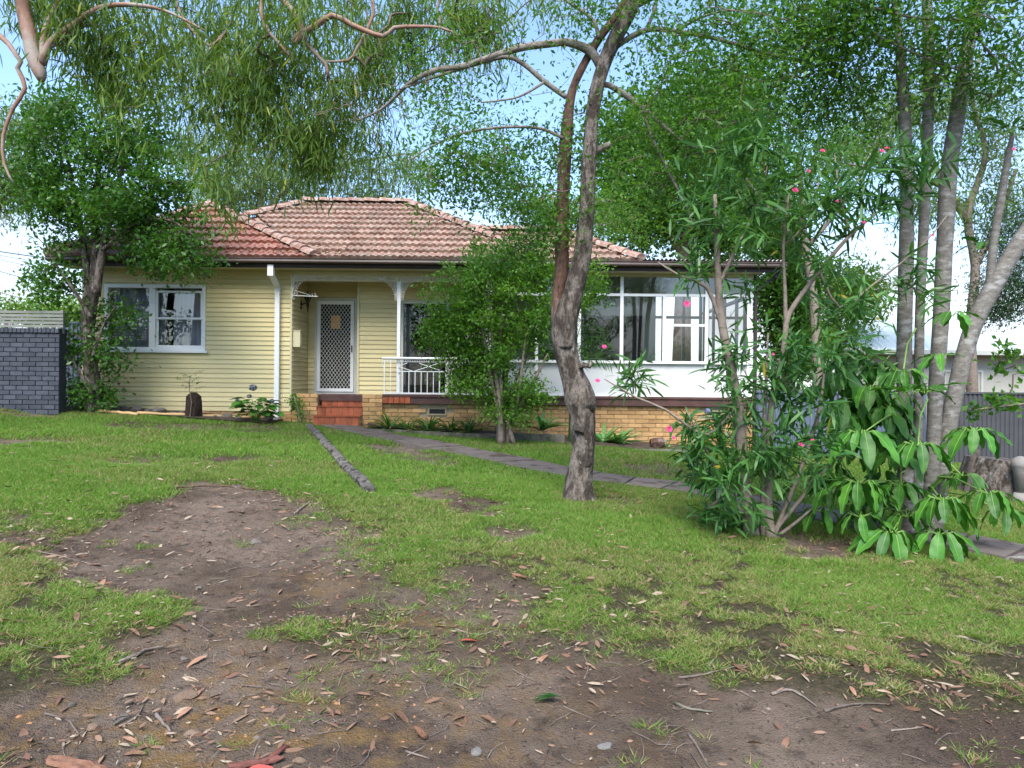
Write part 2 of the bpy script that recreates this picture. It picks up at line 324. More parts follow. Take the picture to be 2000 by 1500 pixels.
def big_mesh(name, verts, tris, m, tint=None, parent=None, smooth=False, extra=None):
    "numpy arrays -> one mesh object"
    me = bpy.data.meshes.new(name); verts = np.asarray(verts, np.float32); tris = np.asarray(tris, np.int32); k = tris.shape[1]
    me.vertices.add(len(verts)); me.vertices.foreach_set('co', verts.ravel())
    me.loops.add(tris.size); me.loops.foreach_set('vertex_index', tris.ravel())
    me.polygons.add(len(tris)); me.polygons.foreach_set('loop_start', np.arange(len(tris), dtype=np.int32) * k)
    try: me.polygons.foreach_set('loop_total', np.full(len(tris), k, np.int32))
    except Exception: pass
    me.update(calc_edges=True); me.validate(verbose=False)
    if smooth: me.polygons.foreach_set('use_smooth', np.ones(len(tris), bool))
    for nm, arr in ((('tint', tint),) if tint is not None else ()) + tuple((extra or {}).items()):
        a = me.attributes.new(nm, 'FLOAT', 'POINT'); a.data.foreach_set('value', np.asarray(arr, np.float32))
    me.materials.append(M[m])
    return objm(name, me, parent)
def unit(a): return a / np.maximum(np.linalg.norm(a, axis=-1, keepdims=True), 1e-9)
def leaves(pos, dirs, length, width, tint, shape='diamond', droop=.0, fold=.25):
    "arrays of leaves -> verts, tris, tint"
    N = len(pos); dirs = unit(dirs); ref = unit(RNG.normal(size=(N, 3)) * .6 + np.array([0, 0, 1.]))
    side = unit(np.cross(dirs, ref)); nor = np.cross(side, dirs); Ln = np.asarray(length).reshape(-1, 1) * np.ones((N, 1)); W = np.asarray(width).reshape(-1, 1) * np.ones((N, 1)) / 2
    dn = np.array([[0, 0, -1.]])
    if shape == 'diamond':
        V = np.stack([pos, pos + dirs * Ln * .5 + side * W + nor * W * fold, pos + dirs * Ln + dn * Ln * droop, pos + dirs * Ln * .5 - side * W + nor * W * fold], 1); T = np.array([[0, 1, 2], [0, 2, 3]])
    else:
        a = pos + dirs * Ln * .32 + dn * Ln * droop * .1; b = pos + dirs * Ln * .7 + dn * Ln * droop * .45
        V = np.stack([pos, a + side * W * .9 + nor * W * fold, a - side * W * .9 + nor * W * fold, b + side * W * .85 + nor * W * fold, b - side * W * .85 + nor * W * fold, pos + dirs * Ln + dn * Ln * droop], 1)
        T = np.array([[0, 1, 2], [1, 3, 4], [1, 4, 2], [3, 5, 4]])
    k = V.shape[1]; idx = (np.arange(N) * k)[:, None, None] + T[None]
    return V.reshape(-1, 3), idx.reshape(-1, 3), np.repeat(tint, k)
def spline(pts, step=.12):
    P = [Vector(p[:3]) for p in pts]; rr = [p[3] for p in pts]; o = []
    for i in range(len(P) - 1):
        p0 = P[max(i - 1, 0)]; p1 = P[i]; p2 = P[i + 1]; p3 = P[min(i + 2, len(P) - 1)]; n = max(2, int((p2 - p1).length / step))
        for j in range(n):
            t = j / n
            q = .5 * ((2 * p1) + (-p0 + p2) * t + (2 * p0 - 5 * p1 + 4 * p2 - p3) * t * t + (-p0 + 3 * p1 - 3 * p2 + p3) * t ** 3)
            o.append((q, rr[i] * (1 - t) + rr[i + 1] * t))
    o.append((P[-1], rr[-1])); return [a for a, _ in o], [b for _, b in o]
def limb(pix, d, close=None):
    "limb given as (px, py, width in px[, distance]) -> world points with radius"
    o = []
    for q in pix:
        dd = q[3] if len(q) > 3 else d
        p = at(q[0], q[1], dd); o.append((p.x, p.y, p.z, q[2] / F * dd / 2))
    return o
def ell(n, px, py, rx, ry, d, dd, power=.5):
    "n points in an upright ellipsoid of crown, by its outline and depth"
    u = unit(RNG.normal(size=(n, 3))) * RNG.random((n, 1)) ** power
    c = np.array(at(px, py, d)); return c + u * np.array([[rx / F * d, dd, ry / F * d]])
def clump(p, m, r, rv):
    p = np.asarray(p); return np.repeat(p, m, 0) + RNG.normal(size=(len(p) * m, 3)) * np.array([[r, r, rv]])
def twigs(nodes, targets, rtip=.003, step=.22, sag=.0, wob=.06, n=4, expo=.5):
    "join every target to the growing tree by a bent twig; returns MB and the list of twig tips with direction"
    nodes = np.array(nodes, float); P = list(nodes); par = [-1] * len(P); A = np.zeros((len(P) + len(targets) * 60, 3)); A[:len(P)] = nodes; cnt = len(P)
    d0 = np.array([np.min(np.sum((nodes - t) ** 2, 1)) for t in targets]); order = np.argsort(d0); chains = []
    for i in order:
        t = np.asarray(targets[i]); k = int(np.argmin(np.sum((A[:cnt] - t) ** 2, 1))); s = A[k].copy(); dist = np.linalg.norm(t - s)
        if dist < .02: continue
        m = min(55, max(2, int(dist / step))); ch = [k]; bend = RNG.normal(size=3) * dist * .13 + np.array([0, 0, sag * dist])
        for j in range(1, m + 1):
            f = j / m; q = s + (t - s) * f + bend * math.sin(math.pi * f) + (RNG.normal(size=3) * wob * step if j < m else 0)
            A[cnt] = q; par.append(ch[-1]); ch.append(cnt); cnt += 1
        chains.append(ch)
    tips = np.zeros(cnt)
    for ch in chains: tips[ch[-1]] += 1
    for i in range(cnt - 1, -1, -1):
        if par[i] >= 0: tips[par[i]] += tips[i]
    mb = MB()
    for ch in chains:
        c2 = ch[1:]; r = [rtip * max(1, tips[j]) ** expo for j in c2]; mb.tube([A[j] for j in ch], [r[0]] + r, n, caps=False)
    ends = [(A[ch[-1]], unit(A[ch[-1]] - A[ch[-2]])) for ch in chains]
    return mb, ends, [A[ch].copy() for ch in chains]
def rebase(root, b):
    "put a thing's empty at its base without moving its parts"
    b = Vector(b); root.location = b; inv = Matrix.Translation(-b)
    for c in root.children: c.matrix_parent_inverse = inv
    return root
def tree(name, label, cat, limbs, crown, leafspec, barks=('bark', 'bark_twig'), group=None, trunk_parts=None, nside=8, lump=0., step=.12, rtip=.003, sag=0., tstep=.22, expo=.5, base=None, hidden=()):
    """limbs: list of world polylines with radius (first = trunk); crown: Nx3 cluster centres; leafspec: dict n, spread, length, width, ..."""
    b = Vector(limbs[0][0][:3]) if base is None else Vector(base)
    root = thing(name, (0, 0, 0), label, cat, group); nodes = []
    for i, lb in enumerate(limbs):
        pts, rad = spline(lb, step); nodes += pts
        nm = 'trunk' if i == 0 else 'branch'; bm = barks[0]
        if trunk_parts and i in trunk_parts: nm, bm = trunk_parts[i]
        mb = MB(); mb.tube(pts, rad, nside if max(rad) > .03 else 6, lump if max(rad) > .03 else 0); mb.build(nm, bm, root, smooth=True)
    if crown is not None and len(crown):
        mb, ends, chains = twigs(nodes, crown, rtip, tstep, sag, expo=expo)
        tag(mb.build('twigs', barks[1], root, smooth=True), kind='stuff')
        s = leafspec; pos = []; dr = []
        for (e, dv), ch in zip(ends, chains):
            n = max(2, int(s['n'] * RNG.uniform(.6, 1.4)))
            tail = ch[max(0, len(ch) - 4):]; u = RNG.random(n) * (len(tail) - 1); i = u.astype(int); f = (u - i)[:, None]; p = tail[i] * (1 - f) + tail[np.minimum(i + 1, len(tail) - 1)] * f
            p = p + RNG.normal(size=(n, 3)) * s['spread'] * np.array([[1, 1, s.get('flat', .8)]])
            pos.append(p); dr.append(unit(RNG.normal(size=(n, 3)) + dv * s.get('along', .7) + np.array([0, 0, s.get('hang', 0.)])))
        pos = np.concatenate(pos); dr = np.concatenate(dr); N = len(pos)
        k = vnoise(pos[:, 0] * 1.6 + 50, pos[:, 2] * 1.6 + pos[:, 1]); tint = np.clip(.45 * k + .55 * RNG.random(N) + s.get('tint', 0), 0, 1)
        if s.get('dead'): tint = np.where(RNG.random(N) < s['dead'], 1.6, tint)
        ln = s['length'] * RNG.uniform(.65, 1.25, N); V, T, ti = leaves(pos, dr, ln, ln * s['aspect'], tint, s.get('shape', 'diamond'), s.get('droop', 0))
        tag(big_mesh('crown', V, T, s['mat'], ti, root), kind='stuff')
    return rebase(root, b)

# ------------------------------------------------------------------ ground
fx = np.concatenate([np.arange(-9, -4.5, .07), np.arange(-4.5, 4.5, .03), np.arange(4.5, 9.001, .07)]); fy = np.concatenate([np.arange(2.0, 6.5, .025), np.arange(6.5, 13.5, .06)])
gro = np.cumsum(.12 * 1.16 ** np.arange(44)); xs = np.concatenate([-9 - gro[::-1], fx, 9 + gro]); ys = np.concatenate([2 - gro[::-1], fy, fy[-1] + gro])
X, Y = np.meshgrid(xs, ys, indexing='ij'); Z = surf(X, Y); nx, ny = X.shape
I = np.arange(nx * ny).reshape(nx, ny); Q = np.stack([I[:-1, :-1], I[1:, :-1], I[1:, 1:], I[:-1, 1:]], -1).reshape(-1, 4)
och = np.exp(-(((X + 1.2) / 1.5) ** 2 + ((Y - 2.8) / .9) ** 2)) + .8 * np.exp(-(((X + .6) / .5) ** 2 + ((Y - 4.1) / .25) ** 2)) + .7 * np.exp(-(((X + 1.4) / .5) ** 2 + ((Y - 4.7) / .25) ** 2))
Dv = np.clip(lookup(DG, X, Y) * 1.25, 0, 1)
g = big_mesh('ground', np.stack([X, Y, Z], -1).reshape(-1, 3), Q, 'earth', None, None, True, {'dirt': Dv.ravel(), 'ochre': np.clip(och, 0, 1).ravel()}); tag(g, kind='structure')

# ------------------------------------------------------------------ the house
HY = 14.8; SY = 14.75; MY = 15.4; DY = 15.9; EY = 14.3; EAVE = 4.1; SOF = 3.91; FLOOR = 1.22
house = thing('house', (0, 0, 0), 'single storey cream weatherboard house with red tiled hip roof and glazed sunroom', 'house')
EXPO = .102
def board_mesh():
    mb = MB(); t, b = .006, .026
    mb.add([(0, 0, 0), (1, 0, 0), (1, -b, 0), (0, -b, 0), (0, 0, EXPO + .012), (1, 0, EXPO + .012), (1, -t, EXPO + .012), (0, -t, EXPO + .012)], [(0, 1, 2, 3), (7, 6, 5, 4), (3, 2, 6, 7), (0, 3, 7, 4), (1, 5, 6, 2), (0, 4, 5, 1)])
    return mb.mesh('weatherboard', 'board')
BME = board_mesh()
def clad(wall, x0, x1, z0, z1, y, hole=None, rz=0, org=None):
    z = z0
    while z < z1 - .02:
        spans = [(x0, x1)]
        if hole and z + EXPO > hole[2] + .01 and z < hole[3] - .01: spans = [(x0, hole[0]), (hole[1], x1)]
        for a, b in spans:
            if b - a < .02: continue
            if org is None: objm('weatherboard', BME, wall, (a, y, z), None, (b - a, 1, 1))
            else: objm('weatherboard', BME, wall, (org[0], org[1] + a, z), (0, 0, R(90)), (b - a, 1, 1))
        z += EXPO
# wing front
WX0, WX1 = -9.28, -4.78; WH = (-8.83, -6.64, 2.11, 3.58)
m = MB()
for a, b, c, d in ((WX0, WX1, .3, WH[2]), (WX0, WX1, WH[3], EAVE - .1), (WX0, WH[0], WH[2], WH[3]), (WH[1], WX1, WH[2], WH[3])): m.box(a, b, HY, HY + .1, c, d)
wall = m.build('wing_wall', 'cream', house); clad(wall, WX0 + .02, WX1 - .005, .86, SOF, HY, WH)
MB().box(WX1 - .03, WX1 + .012, HY - .045, HY - .003, .9, SOF).build('corner_stop', 'cream', house)
MB().box(WX0 - .03, WX0 + .03, HY - .045, HY - .003, .86, SOF).build('corner_stop', 'cream', house)
m = MB(); m.box(WX0, WX0 + .1, HY + .1, 22, .3, EAVE - .1); m.build('side_wall', 'cream', house)
m = MB(); m.box(WX0, 2.6, 22, 22.1, -.2, EAVE - .1); m.build('rear_wall', 'cream', house)
# porch return wall (faces right), door wall, middle wall
m = MB(); m.box(WX1 - .1, WX1, HY + .1, DY, .3, EAVE - .1); ret = m.build('return_wall', 'cream', house)
clad(ret, .0, DY - HY, FLOOR + .02, SOF - .1, 0, None, 0, (WX1, HY))
DH = (-4.60, -3.62, FLOOR, 3.45)
m = MB()
for a, b, c, d in ((WX1, DH[0], .3, EAVE - .1), (DH[1], -3.47, .3, EAVE - .1), (DH[0], DH[1], DH[3], EAVE - .1)): m.box(a, b, DY, DY + .1, c, d)
dw = m.build('door_wall', 'cream', house); clad(dw, WX1 + .028, -3.5, FLOOR + .02, SOF - .1, DY, DH)
SH = (-2.51, -.58, FLOOR, 3.34)
m = MB()
for a, b, c, d in ((-3.47, SH[0], .3, EAVE - .1), (SH[1], -.45, .3, EAVE - .1), (SH[0], SH[1], SH[3], EAVE - .1)): m.box(a, b, MY, MY + .1, c, d)
m.box(-3.47, -3.37, MY + .1, DY, .3, EAVE - .1)
mw = m.build('middle_wall', 'cream', house); clad(mw, -3.45, -.45, FLOOR + .02, SOF - .1, MY, SH)
MB().box(-3.5, -3.45, MY - .04, MY + .1, FLOOR, SOF - .1).build('corner_stop', 'cream', house)
# porch ceiling, floor
MB().box(-9.6, 5.3, EY + .06, HY + .05, SOF, SOF + .02).build('soffit', 'cream', house)
MB().box(WX1, -.45, HY + .05, DY, SOF - .1, SOF - .08).build('porch_ceiling', 'offwhite', house)
MB().box(WX1 - .02, 5.18, SY + .05, 18.4, FLOOR - .12, FLOOR).build('floor_slab', 'deck_dark', house)
MB().box(WX1 + .0, -.5, HY - .03, HY + .05, 3.69, SOF - .003).build('porch_beam', 'cream', house)
# rooms behind the openings, darkness put in as near-black surfaces
MB().box(WX0 + .1, WX1 - .1, HY + .9, HY + .95, 1, SOF).build('inner_wall', 'unlit_dark', house)
m = MB(); m.box(-4.7, -.45, 18.6, 18.65, 1, SOF); m.build('inner_wall', 'unlit_dark', house)
MB().box(-4.75, -.46, DY + .12, 18.6, SOF - .05, SOF - .02).build('room_ceiling', 'unlit_dark', house)
# wing window: fixed light and double-hung sash
win = bpy.data.objects.new('window', None); link(win, house)
def frame_rect(x0, x1, z0, z1, y0, y1, w):
    m = MB(); m.box(x0, x0 + w, y0, y1, z0, z1); m.box(x1 - w, x1, y0, y1, z0, z1); m.box(x0 + w, x1 - w, y0, y1, z0, z0 + w); m.box(x0 + w, x1 - w, y0, y1, z1 - w, z1); return m
y = HY
frame_rect(WH[0], WH[1], WH[2] + .04, WH[3], y - .05, y + .07, .075).build('frame', 'white', win)
MB().box(WH[0] - .06, WH[1] + .06, y - .1, y - .03, WH[2] - .005, WH[2] + .045).build('sill', 'white', win)
MB().box(-7.86, -7.73, y - .045, y + .06, WH[2] + .115, WH[3] - .075).build('mullion', 'white', win)
frame_rect(-7.73, WH[1] + -.075, WH[2] + .115, 2.87, y + .02, y + .05, .045).build('sash', 'white', win)
frame_rect(-7.73, WH[1] - .075, 2.83, WH[3] - .13, y - .02, y + .015, .045).build('sash', 'white', win)
for a, b, c, d in ((WH[0] + .075, -7.86, WH[2] + .115, WH[3] - .075), (-7.69, WH[1] - .12, WH[2] + .16, 2.83), (-7.69, WH[1] - .12, 2.87, WH[3] - .17)):
    MB().add([(a, y + .03, c), (b, y + .03, c), (b, y + .03, d), (a, y + .03, d)], [(0, 1, 2, 3)]).build('pane', 'glass', win)
def curtain(x0, x1, z0, z1, y, amp=.03, per=.11, parent=None):
    n = int((x1 - x0) / .012); vs = []; 
    for i in range(n + 1):
        x = x0 + (x1 - x0) * i / n; yy = y + amp * math.sin(x / per * 6.283 + 1.3 * math.sin(x * 7)); vs += [(x, yy, z0), (x, yy + .01, z1)]
    return MB().add(vs, [(2 * i, 2 * i + 2, 2 * i + 3, 2 * i + 1) for i in range(n)]).build('curtain', 'curtain', parent, True)
curtain(WH[0] + .05, -7.62, WH[2] + .02, WH[3] - .02, y + .22, .025, .14, win); curtain(-7.45, WH[1] - .02, WH[2] + .02, WH[3] - .02, y + .24, .03, .12, win)
# security door
door = bpy.data.objects.new('security_door', None); link(door, house)
def diamond(x0, x1, z0, z1, y, s, w, name, m_, parent):
    mb = MB(); a = s * .72; b = s
    W = x1 - x0; H = z1 - z0; sl = b / a
    k = -H / sl
    c = x0 - H / sl
    while c < x1:
        for sg in (1, -1):
            xa, za, xb, zb = (c, z0, c + H / sl, z1)
            if xa < x0: za = z0 + (x0 - xa) * sl; xa = x0
            if xb > x1: zb = z1 - (xb - x1) * sl; xb = x1
            if xb - xa > .01:
                if sg < 0: xa, xb = x0 + x1 - xa, x0 + x1 - xb
                mb.bar((xa, y + .002 * sg, za), (xb, y + .002 * sg, zb), w, w, (0, 1, 0))
        c += a
    return mb.build(name, m_, parent)
frame_rect(-4.60, -3.62, FLOOR + .0, 3.45, DY - .03, DY + .06, .06).build('door_frame', 'offwhite', door)
frame_rect(-4.535, -3.685, FLOOR + .065, 3.385, DY - .05, DY - .015, .075).build('frame', 'white', door)
diamond(-4.46, -3.76, FLOOR + .14, 3.31, DY - .03, .112, .0075, 'grille', 'iron_white', door)
MB().box(-4.53, -3.69, DY + .045, DY + .06, FLOOR + .06, 3.4).build('inner_door', 'unlit_dark', door)  # near-black sheet, the dark behind the grille put into its colour
MB().box(-4.24, -4.02, DY + .03, DY + .034, 2.75, 3.06).build('notice', 'paper', door)
MB().box(-3.735, -3.715, DY - .085, DY - .05, 2.2, 2.36).build('handle', 'black', door)
# sliding door with a screened right leaf
sd = bpy.data.objects.new('sliding_door', None); link(sd, house)
frame_rect(SH[0], SH[1], SH[2], SH[3], MY - .03, MY + .07, .05).build('frame', 'offwhite', sd)
MB().box(-1.50, -1.44, MY + .0, MY + .04, SH[2] + .05, SH[3] - .05).build('stile', 'offwhite', sd)
MB().add([(SH[0] + .05, MY + .02, SH[2] + .05), (-1.5, MY + .02, SH[2] + .05), (-1.5, MY + .02, SH[3] - .05), (SH[0] + .05, MY + .02, SH[3] - .05)], [(0, 1, 2, 3)]).build('pane', 'glass_dark', sd)
MB().add([(-1.44, MY + .05, SH[2] + .05), (SH[1] - .05, MY + .05, SH[2] + .05), (SH[1] - .05, MY + .05, SH[3] - .05), (-1.44, MY + .05, SH[3] - .05)], [(0, 1, 2, 3)]).build('pane', 'glass_dark', sd)
diamond(-1.44, SH[1] - .05, SH[2] + .05, SH[3] - .05, MY + .02, .112, .0075, 'grille', 'iron_white', sd)
curtain(SH[0] + .06, SH[0] + .2, SH[2] + .06, SH[3] - .1, MY + .12, .03, .08, sd)
# porch post, lace, railing
PX = -2.46
MB().box(PX - .035, PX + .035, HY - .06, HY + .01, FLOOR, 3.69).build('porch_post', 'white', house)
MB().box(-.56, -.44, SY - .03, SY + .08, FLOOR, SOF).build('porch_post', 'white', house)
lace = MB()
def scroll(cx, cz, r, y, a0=200, a1=520, w=.0055):
    lace.tube([(cx + r * math.cos(R(a)), y, cz + r * math.sin(R(a))) for a in np.linspace(a0, a1, 11)], w, 4, caps=False)
def lace_run(x0, x1, z):
    n = max(1, round((x1 - x0) / .076)); st = (x1 - x0) / n; y = HY - .045
    lace.bar((x0, y, z + .03), (x1, y, z + .03), .008)
    for i in range(n):
        c = x0 + st * (i + .5); scroll(c - .017, z, .02, y); scroll(c + .019, z, .02, y, 20, 340); lace.bar((c + st / 2, y, z + .03), (c + st / 2, y, z - .035), .007)
        scroll(c, z - .022, .017, y, 180, 360)
def bracket(x, z, sx):
    y = HY - .045
    for i in range(9):
        a = i / 8 * math.pi / 2; cx = x + sx * .36 * (1 - math.cos(a) * .0) * 0
    rr = .44
    for i in range(13):       # quarter-round corner of scrolls
        a = math.pi / 2 * i / 12; ax = x + sx * (rr - rr * math.cos(a)) ; az = z - rr + rr * math.sin(a)
        scroll(ax + sx * .02, az, .024, y, 40 + 30 * i, 360 + 30 * i); scroll(ax + sx * .045, az - .025, .016, y, 100 + 30 * i, 400 + 30 * i)
        for k in range(1, 6):
            f = k / 6; bx = x + sx * .012 + (ax - x) * (1 - f); bz = az + (z + .02 - az) * f * .9
            if i % 2 == 0 and abs(bx - x) + (z - bz) > .03: scroll(bx, bz, .021, y, 60 * k, 60 * k + 300)
    lace.bar((x + sx * .006, y, z), (x + sx * .006, y, z - .5), .01)
lace_run(WX1 + .3, PX - .28, 3.755); lace_run(PX + .28, -.62, 3.755)
bracket(WX1 + .005, 3.77, 1); bracket(PX - .035, 3.77, -1); bracket(PX + .035, 3.77, 1); bracket(-.565, 3.77, -1)
lace.build('lacework', 'iron_white', house)
rail = bpy.data.objects.new('railing', None); link(rail, house); RX0, RX1 = -2.75, -.58; ry = HY - .09
MB().tube([(RX0 - .05, ry, 2.03), (RX1, ry, 2.03)], .028, 8).build('top_rail', 'white', rail, True)
MB().bar((RX0, ry, FLOOR + .06), (RX1, ry, FLOOR + .06), .022, .03).build('bottom_rail', 'white', rail)
MB().bar((PX, ry, 1.75), (RX1, ry, 1.75), .018, .02).build('middle_rail', 'white', rail)
x = RX0; i = 0
while x < RX1 - .04:
    if abs(x - PX) > .05: MB().bar((x, ry, FLOOR - .1 if i % 9 == 0 else FLOOR + .06), (x, ry, 2.0 if i < 2 else 1.75), .024 if i % 9 == 0 else .016).build('baluster', 'white', rail)
    x += .132; i += 1
m = MB()
for a in (PX, PX + .66, PX + 1.32):
    b = min(a + .66, RX1); m.bar((a, ry, 1.86), ((a + b) / 2, ry, 1.75), .014); m.bar(((a + b) / 2, ry, 1.75), (b, ry, 1.86), .014); m.bar((a, ry, 1.86), (a + .2, ry, 1.93), .014); m.bar((b - .2, ry, 1.93), (b, ry, 1.86), .014)
m.tube([(RX0 - .01, ry, 2.0), (RX0 - .05, ry, 1.96), (RX0 - .05, ry, 1.88), (RX0 - .01, ry, 1.83)], .008, 5); m.build('brace', 'white', rail)
sv = lace; lace = MB(); y_ = ry
n = int((RX1 - RX0) / .05)
for i in range(n):
    c = RX0 + .03 + i * .05; lace.tube([(c - .022, ry, 1.99), (c - .012, ry, 1.945), (c, ry, 1.97), (c + .012, ry, 1.945), (c + .022, ry, 1.99)], .006, 4, caps=False); 
lace.build('frieze', 'white', rail)
# sunroom
SX = [-.44, .52, 1.44, 2.356, 3.275, 4.19, 5.12]
sun = bpy.data.objects.new('sunroom', None); link(sun, house)
ZS, ZT, ZH = 1.98, 3.45, 3.84
m = MB(); m.box(-.44, 5.18, SY + .02, SY + .06, FLOOR, ZS - .0); m.build('spandrel_panel', 'panel_white', sun)
MB().box(-.44, 5.2, SY - .05, SY + .08, ZS - .012, ZS + .045).build('sill', 'white', sun)
MB().box(-.44, 5.2, SY - .01, SY + .05, ZT - .028, ZT + .028).build('transom', 'white', sun)
MB().box(-.44, 5.2, SY - .015, SY + .06, ZH, SOF - .003).build('head', 'cream', sun)
MB().box(-.44, 5.2, SY - .03, SY + .019, FLOOR, FLOOR + .06).build('bottom_rail', 'white', sun)
for i, x in enumerate(SX[1:]):
    zt = ZT - .028 if x in (SX[1], SX[4]) else ZH
    zb = ZS - .2 if x in (SX[3], SX[1]) else (FLOOR + .06 if x != SX[4] else ZS + .045)
    wd = .055 if x == SX[-1] else .035
    m = MB(); m.box(x - wd, x + wd, SY - .02, SY + .019, zb, ZS - .012) if zb < ZS - .02 else None
    m.box(x - wd, x + wd, SY - .02, SY + .06, ZS + .045, zt); m.build('mullion', 'white', sun)
MB().box(SX[4] + .035, SX[5] - .035, SY + .0, SY + .045, 2.78, 2.83).build('glazing_bar', 'white', sun)
for i in range(6):
    a, b = SX[i] + .03, SX[i + 1] - .03
    MB().add([(a, SY + .02, ZS + .04), (b, SY + .02, ZS + .04), (b, SY + .02, ZT - .02), (a, SY + .02, ZT - .02)], [(0, 1, 2, 3)]).build('pane', 'glass', sun)
for a, b in ((SX[0], SX[2]), (SX[2], SX[3]), (SX[3], SX[5]), (SX[5], SX[6])):
    MB().add([(a + .03, SY + .021, ZT + .02), (b - .03, SY + .021, ZT + .02), (b - .03, SY + .021, ZH), (a + .03, SY + .021, ZH)], [(0, 1, 2, 3)]).build('pane', 'glass', sun)
# sunroom side (glazed), back wall with an opening, its shade a dark sheet, ceiling
m = MB(); m.box(5.12, 5.18, SY + .08, 18.4, FLOOR - .1, ZS); m.build('side_panel', 'panel_white', sun)
for yy in (SY + .95, SY + 1.85, SY + 2.75, 18.36): MB().box(5.12, 5.18, yy - .035, yy + .035, ZS, SOF).build('mullion', 'white', sun)
MB().box(5.1, 5.2, SY + .08, 18.4, ZT - .03, ZT + .03).build('transom', 'white', sun)
MB().add([(5.15, SY + .08, ZS), (5.15, 18.3, ZS), (5.15, 18.3, SOF), (5.15, SY + .08, SOF)], [(0, 1, 2, 3)]).build('pane', 'glass', sun)
m = MB()
for a, b, c, d in ((-.45, 1.75, 1, SOF), (1.75, 3.2, 3.2, SOF), (3.2, 3.5, 1, SOF)): m.box(a, b, 16.7, 16.8, c, d)
m.box(3.4, 3.5, 16.8, 18.4, 1, SOF)
m.build('inner_wall', 'room', sun); MB().box(1.7, 3.3, 16.95, 17.0, 1, 3.4).build('doorway_shade_sheet', 'unlit_doorway', sun)  # dark sheet behind the opening, painted in place of shade
MB().box(3.5, 5.1, 18.36, 18.4, 1, 1.95).build('rear_panel', 'panel_white', sun)
for xx in (3.55, 4.05, 4.6, 5.06): MB().box(xx - .04, xx + .04, 18.35, 18.41, 1.95, SOF).build('mullion', 'white', sun)
MB().box(3.5, 5.1, 18.34, 18.42, 3.3, 3.37).build('transom', 'white', sun)
MB().box(-.45, 5.15, SY + .08, 18.4, SOF - .02, SOF).build('ceiling', 'ceiling_white', sun)
MB().box(-.52, -.45, SY + .09, 18.4, 1, SOF - .03).build('inner_wall', 'room', sun)
MB().box(.75, 1.55, 16.0, 16.5, FLOOR, 2.3).build('cupboard', 'black', sun)
# brown post and bracket at the right end, downpipes
m = MB(); m.box(5.22, 5.28, SY - .02, SY + .05, .2, SOF); m.build('brown_post', 'fascia', house)
m = MB(); m.bar((5.22, SY - .1, 3.55), (5.62, EY + .25, 3.85), .05); m.box(5.55, 5.61, EY + .15, EY + .25, 3.8, 4.0); m.build('eave_bracket', 'fascia', house)
dp = MB(); x = at(545, 600, HY).x
dp.box(x - .05, x + .05, HY - .13, HY - .06, .74, 3.55); dp.box(x - .075, x + .045, EY - .02, EY + .1, 3.72, 3.95)
dp.bar((x - .015, EY + .04, 3.76), (x, HY - .09, 3.53), .1, .08); dp.box(x - .06, x + .06, HY - .22, HY - .06, .69, .75); dp.build('downpipe', 'white', house)
# gutter and fascia
def gutter(x0, x1):
    prof = [(0, 0), (-.115, 0), (-.13, .03), (-.12, .07), (-.135, .085), (-.135, .105), (-.11, .105), (-.10, .02), (0, .02)]
    mb = MB(); k = len(prof); mb.add([(xx, EY + .04 + p[0], EAVE - .115 + p[1]) for xx in (x0, x1) for p in prof], [(i, (i + 1) % k, k + (i + 1) % k, k + i) for i in range(k)] + [tuple(range(k)), tuple(reversed(range(k, 2 * k)))])
    return mb.build('gutter', 'gutter', house)
gutter(-9.75, 2.3); gutter(2.303, 5.72)
MB().box(-9.72, 5.66, EY + .042, EY + .07, SOF - .012, EAVE).build('fascia', 'fascia', house)
